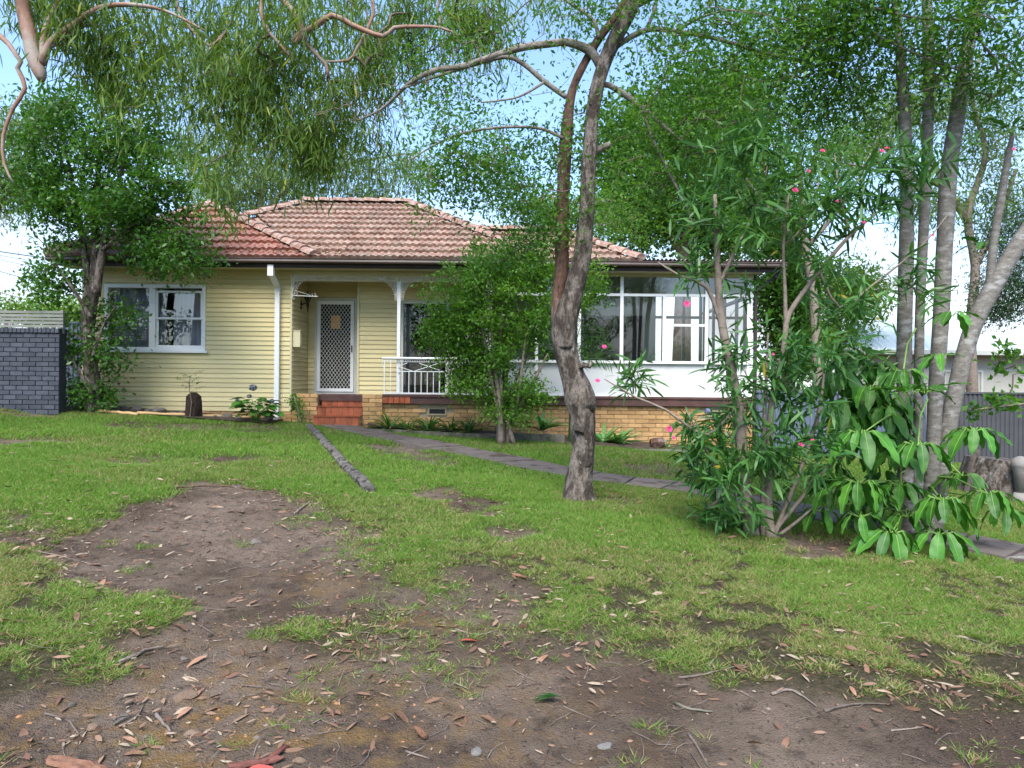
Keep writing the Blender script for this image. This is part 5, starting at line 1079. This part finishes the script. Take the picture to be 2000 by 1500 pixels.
# hibiscus-like spray hanging in from the right edge
hs = tree('leafy_branch', 'slender leafy branch reaching in from the right edge above the stump', 'shrub', [limb([(2150, 790, 6), (2060, 782, 5), (1990, 790, 4), (1930, 797, 3), (1880, 803, 2)], 7.6)], np.concatenate([ell(14, 1960, 785, 50, 16, 7.6, .2), ell(6, 1895, 803, 20, 10, 7.6, .1), ell(16, 1965, 700, 40, 40, 7.8, .2)]), dict(n=9, spread=.05, length=.085, aspect=.6, mat='leaf_main', along=.3), barks=('bark_grey', 'bark_twig'), rtip=.002)
# ------------------------------------------------------------------ background trees
def backtree(name, label, d, trunk_, crowns, m_, n, ln, asp, hang=0., spread=.3, bark='bark_grey', shape='diamond', group='trees beyond the house', dead=0, power=.5):
    ls = [limb(q, d) for q in trunk_]; b_ = Vector(ls[0][0][:3])
    cc = np.concatenate([ell(c[0], c[1], c[2], c[3], c[4], d + (c[6] if len(c) > 6 else 0), c[5], power) for c in crowns])
    return tree(name, label, 'tree', ls, cc, dict(n=int(n * 1.8), spread=spread * 1.1, length=ln, aspect=asp, mat=m_, shape=shape, along=.3, hang=hang, droop=.05), barks=(bark, 'bark_twig'), nside=10, step=.4, rtip=.005, tstep=.5, group=group)
G1 = 'trees behind the house'
backtree('gum_tree', 'pale grey green gum rising behind the tiled roof ridge', 24, [[(450, 640, 26), (448, 480, 20), (452, 420, 16), (445, 330, 12), (470, 250, 8)], [(500, 600, 22), (505, 440, 14), (520, 330, 12), (560, 250, 8)], [(505, 430, 12), (580, 350, 9), (680, 320, 6), (790, 300, 3)], [(450, 430, 10), (400, 350, 8), (380, 300, 5)]], [(90, 480, 370, 130, 70, 2.2), (60, 640, 360, 130, 60, 2), (60, 560, 260, 200, 90, 2.2), (30, 790, 340, 70, 50, 1.6), (20, 720, 400, 50, 20, 1), (40, 400, 300, 120, 80, 2)], 'leaf_pale', 40, .22, .2, -1.2, .32, 'bark_pale', 'diamond', G1)
backtree('gum_tree', 'pale drooping gum at the far left edge of the sky', 20, [[(-40, 800, 24), (-40, 500, 18), (10, 380, 10), (50, 300, 6)]], [(60, 20, 350, 70, 90, 1.6), (30, 60, 250, 60, 50, 1.2), (20, -40, 250, 60, 100, 1.2)], 'leaf_pale', 40, .2, .2, -1.2, .3, 'bark_pale', 'diamond', G1)
backtree('dense_tree', 'dense dark green tree rising behind the sunroom roof', 20, [[(1330, 760, 40), (1335, 550, 30), (1345, 400, 20), (1360, 250, 10)], [(1335, 500, 16), (1260, 380, 9), (1230, 300, 5)], [(1340, 480, 16), (1440, 380, 9), (1480, 300, 5)]], [(150, 1340, 330, 160, 170, 2.8), (70, 1240, 420, 90, 70, 2), (90, 1440, 420, 80, 90, 2), (60, 1380, 180, 150, 80, 2), (40, 1220, 280, 80, 90, 1.6)], 'leaf_back', 50, .17, .5, 0, .38, 'bark_grey', 'diamond', G1)
backtree('leafy_tree', 'bright green leafy tree filling the sky above the sunroom gutter', 15.5, [[(1600, 800, 22), (1590, 600, 17), (1570, 450, 12), (1560, 300, 7)], [(1580, 500, 9), (1480, 380, 6), (1420, 300, 3)], [(1580, 480, 9), (1660, 380, 6), (1700, 300, 3)]], [(70, 1540, 300, 170, 130, 1.6), (50, 1430, 250, 130, 120, 1.5), (40, 1640, 300, 120, 110, 1.4), (30, 1500, 430, 110, 60, 1.2)], 'leaf_main', 26, .10, .42, 0, .2, 'bark_grey', 'diamond', G1)
backtree('feathery_tree', 'fine leaved green tree behind the forked trunk above the gutter', 16.5, [[(1120, 760, 20), (1110, 600, 15), (1090, 470, 10), (1080, 380, 5)]], [(70, 1080, 440, 90, 60, 1.3), (50, 1030, 400, 100, 70, 1.3), (40, 1190, 430, 70, 60, 1.2), (30, 960, 330, 80, 90, 1.2)], 'leaf_back', 30, .09, .4, 0, .2, 'bark_grey', 'diamond', G1)
backtree('creeper_tree', 'bushy dark green tree hard against the sunroom corner', 17, [[(1540, 860, 30), (1540, 700, 24), (1540, 550, 16), (1530, 420, 8)]], [(110, 1535, 560, 55, 120, 1.3), (40, 1510, 440, 60, 50, 1.2), (50, 1560, 680, 50, 60, 1)], 'leaf_back', 46, .13, .5, -.3, .25, 'bark_grey', 'diamond', G1)
backtree('lime_tree', 'sunny yellow green tree between the sunroom and the neighbour', 22, [[(1640, 850, 26), (1640, 700, 18), (1630, 600, 12), (1620, 520, 6)], [(1640, 680, 10), (1680, 600, 6), (1700, 560, 3)]], [(90, 1630, 590, 80, 90, 2), (30, 1690, 560, 40, 40, 1.2), (40, 1600, 680, 60, 40, 1.3)], 'leaf_lime', 34, .16, .4, 0, .35, 'bark_grey', 'diamond', G1)
backtree('gum_tree', 'tall pale gum with reddish limbs behind the umbrella tree trunks', 19, [[(1900, 800, 22), (1896, 640, 18), (1905, 520, 16), (1890, 420, 14), (1925, 300, 10), (1900, 200, 8), (1915, 100, 5)], [(1893, 440, 14), (1840, 360, 12), (1780, 350, 9), (1720, 320, 5)], [(1905, 520, 14), (1950, 430, 10), (1985, 330, 6)], [(1840, 360, 9), (1800, 250, 6), (1760, 180, 4)]], [(60, 1720, 230, 90, 70, 1.8), (50, 1850, 200, 90, 70, 1.8), (50, 1940, 260, 80, 90, 1.8), (40, 1800, 400, 90, 60, 1.5), (40, 1960, 400, 60, 70, 1.5), (40, 1650, 300, 80, 60, 1.5)], 'leaf_pale', 34, .17, .24, -.8, .32, 'bark_grey', 'diamond', G1)
backtree('conifer', 'dark feathery conifer at the right edge beside the white roof', 15, [[(2040, 900, 30), (2030, 700, 24), (2020, 560, 18), (2010, 420, 8)]], [(70, 1985, 560, 60, 80, 1.2), (50, 2000, 460, 60, 50, 1.1), (20, 1950, 600, 30, 30, .6)], 'leaf_conifer', 60, .1, .2, -.4, .2, 'bark_red', 'diamond', G1)
backtree('hedge_tree', 'low yellow green bushes peeping over the slatted fence', 18, [[(90, 800, 14), (90, 640, 10), (100, 600, 5)]], [(50, 70, 612, 100, 22, 1.2), (30, 190, 620, 60, 30, 1.2)], 'leaf_lime', 40, .12, .45, 0, .22, 'bark_grey', 'diamond', G1)
for i, (sx_, sy_, hh) in enumerate(((-11, -9, 7), (-4.5, -13, 9), (3.5, -12, 4.6), (11, -13, 4.8))):
    z0 = float(gz0(sx_, sy_)); tk = [(sx_, sy_, z0 - .1, .22), (sx_ + .2, sy_, z0 + hh * .4, .16), (sx_, sy_ + .2, z0 + hh * .8, .07)]
    cc = np.array([sx_, sy_, z0 + hh * .6]) + unit(RNG.normal(size=(170, 3))) * RNG.random((170, 1)) ** .5 * np.array([[3.4, 2.6, hh * .42]])
    tree('street_tree', 'leafy street tree across the road, mirrored in the house windows, ' + ('far left', 'left of centre', 'right of centre', 'far right')[i], 'tree', [tk], cc, dict(n=46, spread=.4, length=.2, aspect=.5, mat='leaf_back', along=.3), barks=('bark_grey', 'bark_twig'), nside=8, step=.5, rtip=.006, tstep=.6, group='street trees behind the viewer')
# climbing plant on the pier, palm frond by the trunk
tree('climbing_plant', 'small bright climbing plant against the left brick pier', 'plant', [limb([(590, 836, 5), (582, 800, 5), (575, 775, 3)], 14.3)], np.concatenate([ell(30, 578, 785, 18, 16, 14.35, .15), ell(26, 588, 812, 14, 24, 14.35, .15)]), dict(n=18, spread=.05, length=.04, aspect=.6, mat='leaf_shrub', along=.2), barks=('bark_grey', 'bark_twig'), rtip=.002, tstep=.08)
p = at(1128, 690, 13.4); pl = thing('palm', (0, 0, 0), 'small feathery palm glimpsed right of the big trunk by the sunroom window', 'palm'); ps = []; ds = []; mb = MB(); base_ = Vector((p.x - .1, 13.6, sz(p.x, 13.6)))
mb.tube([base_, Vector((base_.x, base_.y, 1.9))], [.05, .03], 8)
for a, h in ((.5, .9), (.9, 1.15), (1.3, 1.25), (1.8, 1.1), (2.4, .8), (.1, .5)):
    s = Vector((base_.x, base_.y, 1.85)); e = [s + Vector((math.cos(a) * .75 * f, -.2 * f, h * f * 1.1 - .45 * f * f)) for f in np.linspace(0, 1, 9)]; mb.tube(e, .008, 5)
    for i in range(70):
        f = random.uniform(.15, 1) * 8; k = min(7, int(f)); q = e[k].lerp(e[k + 1], f - k); t = (e[k + 1] - e[k]).normalized(); sd_ = t.cross(Vector((0, 1, 0))).normalized() * random.choice((-1, 1)); ps.append(q); ds.append(sd_ + t * .8 + Vector((0, random.gauss(0, .2), -.2)))
mb.build('frond_stem', 'leaf_main', pl); V, T, ti = leaves(np.array(ps), np.array(ds), RNG.uniform(.16, .28, len(ps)), .016, RNG.random(len(ps)) * .5, 'lance', .1); tag(big_mesh('fronds', V, T, 'leaf_main', ti, pl), kind='stuff'); rebase(pl, base_)

# ------------------------------------------------------------------ grass
def scatter(n, y0, y1, k=.80):
    y = np.sqrt(RNG.random(n) * (y1 ** 2 - y0 ** 2) + y0 ** 2); x = RNG.uniform(-1, 1, n) * (k * y + .6); return x, y
def blocked(x, y):
    b_ = (y > 14.62) & (x > WX0) & (x < 5.3); b_ |= (y > FY) & (x < fx1); b_ |= (x > 5.3) & (y > 14.25); b_ |= (x > -9.0) & (x < -4.95) & (y > 13.88); b_ |= (x > -2.95) & (x < 3.65) & (y > 13.6); b_ |= (x > -4.25) & (x < -3.0) & (y > 14.1)
    for i in range(len(ed) - 1):
        a, c = ed[i], ed[i + 1]; dx, dy = c.x - a.x, c.y - a.y; t = np.clip(((x - a.x) * dx + (y - a.y) * dy) / (dx * dx + dy * dy), 0, 1); b_ |= np.hypot(x - a.x - t * dx, y - a.y - t * dy) < .06
    return b_ | onpath(x, y)
def grass(n, y0, y1, hgt, wdt, name_, tuft, rad):
    x, y = scatter(n, y0, y1); D = lookup(DG, x, y); cl = fbm(x * 6, y * 6, 3); fine = fbm(x * 19 + 7, y * 19, 2); big = fbm(x * .8 + 3, y * .8, 3)
    worn = np.clip((7.0 - y) / 3.6, 0, 1)     # thinner turf towards the street
    pr = np.clip(1 - D * 1.05, 0, 1) ** 1.6; th = .30 + .26 * worn + .18 * D; ok = (RNG.random(n) < pr) & ((cl * .6 + fine * .4) > th * (1 - .25 * (big > .5))) & ~blocked(x, y)
    iso = (D > .75) & (cl > .66) & (fine > .56) & (RNG.random(n) < .55) & (D < 1.2) & (fbm(x * 1.3 + 9, y * 1.3, 2) > .56); ok |= iso & ~blocked(x, y)
    x, y = x[ok], y[ok]; cl = cl[ok]; big = big[ok]; w_ = worn[ok]; k = tuft
    ox = RNG.normal(size=len(x) * k) * rad; oy = RNG.normal(size=len(x) * k) * rad; x = np.repeat(x, k) + ox; y = np.repeat(y, k) + oy; cl = np.repeat(cl, k); big = np.repeat(big, k); w_ = np.repeat(w_, k); tone = np.repeat(RNG.random(len(cl) // k), k); N = len(x); z = surf(x, y) - .004
    h = hgt * RNG.uniform(.45, 1.25, N) * (.7 + .6 * cl) * (1 - .25 * w_); a = np.arctan2(oy, ox) + RNG.normal(0, .6, N); lean = RNG.uniform(.25, 1.5, N) * h * (1 + .9 * w_); b_ = RNG.uniform(0, 6.283, N); ww = wdt * RNG.uniform(.6, 1.3, N)
    base_ = np.stack([x, y, z], 1); s = np.stack([np.cos(b_), np.sin(b_), 0 * b_], 1) * ww[:, None] / 2; tip = base_ + np.stack([np.cos(a) * lean, np.sin(a) * lean, h], 1)
    V = np.stack([base_ - s, base_ + s, tip], 1).reshape(-1, 3); tint = np.clip(.1 + .35 * RNG.random(N) + .45 * tone + .5 * (big - .5), 0, 1); tint = np.where(RNG.random(N) < .09 + .24 * w_ + .22 * (big < .47), RNG.uniform(1.3, 1.7, N), tint)
    o = big_mesh(name_, V, np.arange(N * 3).reshape(-1, 3), 'grass', np.repeat(tint, 3)); return o, N
g1, n1 = grass(56000, 2.3, 5.5, .036, .0062, 'grass', 9, .014); g2, n2 = grass(66000, 5.5, 9, .042, .008, 'grass', 9, .02); g3, n3 = grass(60000, 9, 15.2, .055, .012, 'grass', 7, .03)
tag(g1, 'patchy worn grass with dry stalks on the near lawn', 'grass', kind='stuff'); tag(g2, 'green lawn grass around the forked tree', 'grass', kind='stuff'); tag(g3, 'bright green lawn grass near the house', 'grass', kind='stuff')
print('grass blades', n1 + n2 + n3)
# ------------------------------------------------------------------ litter
def flat_leaves(n, y0, y1, name_, m_, ln0, ln1, asp, label, only_dirt=False):
    x, y = scatter(n, y0, y1); ok = ~blocked(x, y); D = lookup(DG, x, y); edge = 4 * lookup(DS, x, y) * (1 - lookup(DS, x, y)); ok &= RNG.random(n) < np.clip((.24 + .8 * edge) * (fbm(x * 2.2 + 5, y * 2.2, 3) * 2.4 - .5), .03, 1); x, y = x[ok], y[ok]; N = len(x); z = surf(x, y) + RNG.uniform(.004, .03, N) * (lookup(DG, x, y) < .6) + .005
    a = RNG.uniform(0, 6.283, N); d_ = np.stack([np.cos(a), np.sin(a), RNG.normal(0, .12, N)], 1); ln = RNG.uniform(ln0, ln1, N)
    V, T, ti = leaves(np.stack([x, y, z], 1), d_, ln, ln * asp * RNG.uniform(.7, 1.3, N), np.where(RNG.random(N) < .25, 1.5, RNG.random(N)), 'lance', -.04, .35)
    return tag(big_mesh(name_, V, T, m_, ti), label, 'leaf litter', kind='stuff')
flat_leaves(7000, 2.4, 9, 'leaf_litter', 'litter', .03, .105, .2, 'scattered dry gum leaf litter over lawn and dirt'); flat_leaves(26000, 2.3, 7.5, 'bark_crumbs', 'litter', .008, .035, .3, 'fine crumbs of bark and leaf on the dirt')
dx_, dy_ = [], []
for q, n_, rd in (((470, 985), 170, .45), ((580, 1030), 130, .4), ((360, 1000), 110, .4), ((180, 1085), 80, .35), ((880, 1215), 90, .3), ((1000, 1240), 70, .25), ((1740, 1330), 130, .3), ((1880, 1310), 90, .3), ((1100, 1150), 80, .35), ((110, 1440), 130, .25), ((300, 1400), 120, .25), ((420, 1430), 110, .25), ((760, 1290), 70, .25), ((60, 1050), 70, .4), ((1500, 1290), 80, .3), ((1150, 1255), 60, .25), ((700, 880), 60, .5)):
    c_ = gp(*q); dx_.append(c_.x + RNG.normal(size=n_) * rd); dy_.append(c_.y + RNG.normal(size=n_) * rd * 1.3)
x = np.concatenate(dx_); y = np.concatenate(dy_); N = len(x); a = RNG.uniform(0, 6.283, N); ln = (.018 + .08 * RNG.random(N) ** 1.8) * np.clip(.45 + y / 9, .6, 1)
V, T, ti = leaves(np.stack([x, y, surf(x, y) + RNG.uniform(.004, .022, N)], 1), np.stack([np.cos(a), np.sin(a), RNG.normal(0, .18, N)], 1), ln, ln * RNG.uniform(.12, .34, N), np.where(RNG.random(N) < .25, 1.5, RNG.random(N)), 'lance', -.04, .4)
tag(big_mesh('leaf_litter', V, T, 'litter', ti), 'drifts of broken dry leaves gathered along the worn edges', 'leaf litter', kind='stuff')
N = 260; x = RNG.uniform(-6.6, -3.6, N); t_ = .02 + .5 * RNG.random(N) ** 2; z = EAVE + .08 + np.where(x < -4.3, .66, .58) * t_; a = RNG.uniform(0, 6.283, N)
V, T, ti = leaves(np.stack([x, EY + t_, z], 1), np.stack([np.cos(a), np.sin(a) * .6, RNG.uniform(-.1, .4, N)], 1), RNG.uniform(.04, .14, N), .022, RNG.random(N), 'lance')
tag(big_mesh('roof_litter', V, T, 'litter', ti), 'dry leaves and twigs caught on the tiles above the gutter', 'leaf litter', kind='stuff')
mbs = MB()   # pebbles
V = []; T = []; ti = []; ico = bmesh.new(); bmesh.ops.create_icosphere(ico, subdivisions=1, radius=1); iv = np.array([v.co[:] for v in ico.verts]); it = np.array([[v.index for v in f.verts] for f in ico.faces]); ico.free()
x, y = scatter(9000, 2.3, 6.5); D = lookup(DG, x, y); oc_ = np.exp(-(((x + 1.2) / 1.6) ** 2 + ((y - 2.9) / 1.0) ** 2)); ok = (D > .8) & (RNG.random(len(x)) < .08 + .28 * oc_); x, y = x[ok], y[ok]; oc_ = oc_[ok]; N = len(x); r = .003 + .011 * RNG.random(N) ** 3 + .006 * oc_ * RNG.random(N)
sca = RNG.uniform(.6, 1.3, (N, 1, 3)) * r[:, None, None] * np.array([[[1, 1, .6]]]); P_ = np.stack([x, y, surf(x, y) - r * .25], 1)[:, None, :] + iv[None] * sca * (1 + RNG.normal(0, .12, (N, 12, 1)))
tag(big_mesh('pebbles', P_.reshape(-1, 3), ((np.arange(N) * 12)[:, None, None] + it[None]).reshape(-1, 3), 'pebble', np.repeat(np.where(RNG.random(N) < .35 * np.clip(oc_ * 2, .2, 1), 1.6, RNG.random(N)), 12)), 'small pebbles pressed into the bare dirt', 'pebbles', kind='stuff')
mbt = MB(); x, y = scatter(1100, 2.4, 7.5); D = lookup(DG, x, y); ok = (RNG.random(len(x)) < .3 + .5 * D) & ~blocked(x, y)
for a, c in zip(x[ok], y[ok]):
    L_ = random.uniform(.03, .2); th = random.uniform(0, 6.283); k = random.uniform(-.5, .5); P_ = []; qx, qy = a, c
    for j in range(4): P_.append((qx, qy, sz(qx, qy) + .006 + .004 * j)); qx += math.cos(th) * L_ / 3; qy += math.sin(th) * L_ / 3; th += k
    mbt.tube(P_, [.002, .0019, .0015, .0008], 4, caps=False)
tag(mbt.build('twig_debris', 'dead_wood'), 'fine twigs strewn over the dirt and worn grass', 'twigs', kind='stuff')
# sticks, each its own thing
def stick(pts, r, label, m_='dead_wood', group='fallen sticks on the dirt', fork=None):
    P_ = [gs(*q, r * .8) for q in pts]; r *= .8; P_ = [q + Vector((random.uniform(-1, 1), random.uniform(-1, 1), 0)) * .012 for q in P_]; pp_, rr2 = spline([(q.x, q.y, q.z, r * (1 - .65 * i / max(1, len(P_) - 1))) for i, q in enumerate(P_)], .03); t = MB(); t.tube([q + Vector((random.uniform(-1, 1), random.uniform(-1, 1), random.uniform(-.5, .5))) * r * .35 for q in pp_], rr2, 7, .3 if r > .005 else 0)
    if fork: q = [gs(*k, r) for k in fork]; t.tube(q, [r * .6] + [r * .4] * (len(q) - 1), 6)
    return tag(t.build('stick', m_, None, True), label, 'stick', group)
stick([(230, 1288), (268, 1270), (290, 1256), (325, 1247)], .014, 'thick pale bent stick at the edge of the left grass patch')
stick([(302, 1370), (318, 1390), (345, 1415)], .012, 'stubby broken stick below the mottled stone')
stick([(232, 1395), (262, 1383), (284, 1355)], .007, 'thin curved stick left of the stubby broken one')
stick([(90, 1377), (130, 1385), (160, 1405), (185, 1430)], .007, 'bent dark stick in the lower left litter')
stick([(470, 1315), (560, 1315), (600, 1300), (640, 1290)], .004, 'long thin reddish twig curving on the central dirt')
stick([(510, 1330), (540, 1347), (620, 1349)], .004, 'thin red twig on the dirt below the long reddish one', 'bark_red')
stick([(890, 1215), (940, 1222), (995, 1206)], .006, 'curved brown stick among the central grass tufts')
stick([(940, 1318), (1000, 1315), (1060, 1312)], .005, 'straight reddish twig above the green gum sprig', 'bark_red')
stick([(1010, 1492), (1060, 1475), (1070, 1440), (1072, 1428)], .006, 'hooked thin brown stick near the bottom centre', 'bark_red')
stick([(795, 1438), (835, 1455)], .007, 'small dark stick pointing down right at the bottom centre')
stick([(1322, 1348), (1350, 1364), (1395, 1368)], .011, 'mossy olive stick on the dirt right of centre', 'old_stone')
stick([(1328, 1312), (1370, 1314), (1405, 1310), (1450, 1300)], .009, 'smooth pale curved stick at the grass edge right of centre')
stick([(1508, 1347), (1545, 1342), (1590, 1370)], .010, 'crooked grey stick on the right dirt', fork=[(1545, 1342), (1565, 1352)])
stick([(1612, 1377), (1660, 1368), (1750, 1372)], .010, 'long half buried grey root on the right dirt')
stick([(1348, 1418), (1370, 1450), (1388, 1468)], .009, 'grey stick lying towards the viewer on the right dirt', fork=[(1350, 1448), (1372, 1475)])
stick([(1745, 1412), (1815, 1405)], .006, 'straight pale stick on the far right dirt')
stick([(1575, 1495), (1610, 1485), (1650, 1478)], .006, 'pale twig at the bottom right edge')
stick([(1850, 1240), (1910, 1255), (1975, 1285)], .007, 'long dark stick lying on the right lawn')
stick([(1385, 1300), (1392, 1285)], .008, 'short stub of root at the grass edge')
stick([(575, 995), (600, 980), (645, 962)], .014, 'pale stick on the grass beside the timber edging')
stick([(330, 950), (440, 945), (540, 960)], .012, 'exposed root along the top of the dirt hollow', 'bark_red')
stick([(60, 1072), (120, 1078), (200, 1088), (270, 1092)], .008, 'thin root running across the left dirt')
stick([(1145, 1155 + 150), (1150, 1285), (1140, 1262)], .005, 'small hooked twig below the central grass tufts')
stick([(1080, 1335), (1120, 1360), (1155, 1372)], .004, 'thin grey twig right of the green gum sprig')
stick([(660, 1300), (700, 1290), (735, 1280)], .004, 'thin red twig at the left of the central grass tufts', 'bark_red')
# bark pieces
def bark_piece(pts, wdt, label, m_):
    P_ = [gs(*q, .02) for q in pts]; pp_, _ = spline([(q.x, q.y, q.z, .01) for q in P_], .03); t = MB(); vs = []; k = 7
    for i, q in enumerate(pp_):
        d_ = (pp_[min(i + 1, len(pp_) - 1)] - pp_[max(i - 1, 0)]).normalized(); s = d_.cross(Vector((0, 0, 1))).normalized(); f = i / (len(pp_) - 1); w_ = wdt * (.35 + .6 * math.sin(math.pi * min(1, f * .95 + .1))) * random.uniform(.72, 1.15)
        for j in range(k): a = math.pi * (j / (k - 1) - .5) * 1.1; vs.append(q + s * w_ / 2 * math.sin(a) + Vector((0, 0, (math.cos(a) - (.55 if j == 3 else .2)) * w_ * .2 + random.uniform(-.006, .006))))
    o = t.add(vs, [(i * k + j, i * k + j + 1, (i + 1) * k + j + 1, (i + 1) * k + j) for i in range(len(pp_) - 1) for j in range(k - 1)]).build('bark_piece', m_, None, False); sm = o.modifiers.new('thickness', 'SOLIDIFY'); sm.thickness = .006
    return tag(o, label, 'bark', 'fallen bark pieces')
bark_piece([(92, 1470), (130, 1468), (190, 1490), (255, 1512)], .10, 'large curled orange brown bark piece at the lower left corner', 'bark_strip')
bark_piece([(445, 1480), (490, 1468), (555, 1465)], .055, 'dark reddish bark strip at the bottom left of centre', 'bark_strip_dark')
bark_piece([(812, 1396), (822, 1408), (832, 1420)], .035, 'small pinkish bark chip on the central dirt', 'bark_strip')
bark_piece([(520, 1470), (545, 1450), (565, 1437)], .035, 'dark bark sliver leaning over the reddish strip', 'bark_strip_dark')
bark_piece([(1000, 1120), (1030, 1128)], .03, 'curled bark scrap on the worn central grass', 'bark_strip')
# larger single leaves
lm = broad_leaf_mesh('leaf_dry', .11, .026, .002, 5)
def dry(px, py, rz, sc=1., me=None, label='narrow dry gum leaf lying on the near ground', group='large fallen gum leaves'):
    p = gs(px, py, .012); o = objm('fallen_leaf', me or lm, None, p, (random.uniform(-.15, .15), random.uniform(-.3, .3), rz), (sc * 1.2, sc, sc)); return tag(o, label, 'leaf', group)
for i, q in enumerate(((45, 1400), (60, 1430), (60, 1478), (215, 1275), (245, 1295), (250, 1225), (290, 1293), (445, 1290), (405, 1262), (375, 1360), (395, 1325), (625, 1372), (620, 1268), (575, 1408), (240, 1420), (265, 1445), (285, 1452), (400, 1370), (205, 1122), (370, 1090), (505, 1153), (370, 1170), (150, 1200), (90, 1160), (340, 1210), (740, 1318), (770, 1362), (885, 1386), (940, 1375), (1010, 1378), (1145, 1345), (720, 1310), (665, 1370), (925, 1085), (870, 1212), (880, 1258), (1000, 1240), (1070, 1265), (1110, 1230), (1130, 1140), (1165, 1165), (1345, 1180), (1495, 1115), (1660, 1185), (1650, 1265), (1740, 1220), (1755, 1290), (1690, 1300), (1820, 1310), (1940, 1170), (1940, 1225), (1870, 1320), (1800, 1335), (1510, 1390), (1540, 1420), (1660, 1345), (700, 1010), (560, 990), (480, 1010), (620, 1085))):
    zone = ('lower left bare dirt' if q[0] < 420 and q[1] > 1260 else 'dirt hollow on the left' if q[0] < 640 and q[1] < 1260 else 'dirt at the bottom centre' if q[1] > 1300 and q[0] < 1200 else 'worn grass in the middle' if q[0] < 1200 else 'dirt at the lower right' if q[1] > 1340 else 'right hand lawn')
    dry(q[0], q[1], random.uniform(0, 6.28), random.uniform(.7, 1.15), None, 'narrow dry gum leaf lying on the ' + zone, 'gum leaves on the ' + zone)
lr = broad_leaf_mesh('leaf_red', .12, .04, .002, 5)
dry(478, 1487, -1.4, 1, lr, 'bright red fallen leaf beside the reddish bark strip', 'red fallen leaves'); dry(900, 1240, -1.2, .9, lr, 'red fallen leaf among the central grass tufts', 'red fallen leaves')
sg = thing('gum_sprig', gs(1095, 1345, .01), 'fresh green gum sprig lying on the dirt', 'sprig'); lg_ = broad_leaf_mesh('leaf_oleander', .13, .024, 0, 5)
for a in (1.3, 1.5, 1.75, 1.0): objm('leaf', lg_, sg, (0, 0, .01 + .005 * a), (.1, .2, a))
# stones in the dirt
for px, py, r, m_, lb_, s_ in ((358, 1338, .055, 'ochre_rock', 'mottled white and rust stone half buried in the left dirt', 51), (140, 1358, .022, 'rock', 'round grey pebble stone in the lower left litter', 52), (360, 1268, .025, 'rock', 'dark shiny stone by the thick pale stick', 53), (390, 1133, .03, 'rock', 'dark flat stone in the dirt hollow', 54), (408, 1124, .018, 'ochre_rock', 'small orange stone behind the dark flat one', 55), (640, 1488, .05, 'ochre_rock', 'yellowish stone at the bottom left of centre', 56), (300, 1330, .022, 'ochre_rock', 'small rusty stone left of the mottled one', 57), (380, 1405, .035, 'ochre_rock', 'flat ochre stone right of the stubby stick', 58), (240, 1380, .04, 'rock', 'flat grey stone embedded below the thin curved stick', 59), (180, 1400, .028, 'ochre_rock', 'orange stone beside the bent dark stick', 60), (1180, 1432, .035, 'white_rock', 'pale flat stone on the dirt right of centre', 61), (930, 1440, .03, 'white_rock', 'pale stone near the bottom centre', 62), (585, 1463, .025, 'ochre_rock', 'yellow pebble stone beside the bark sliver', 63), (500, 1044, .06, 'rock', 'dark brick like stone at the right rim of the hollow', 64), (1382, 1158, .015, 'white_rock', 'tiny white stone on the lawn right of centre', 65)):
    rock(px, py, r, m_, lb_, s_, group='stones in the dirt', cat='stone', sc=(1.3, 1, .55))
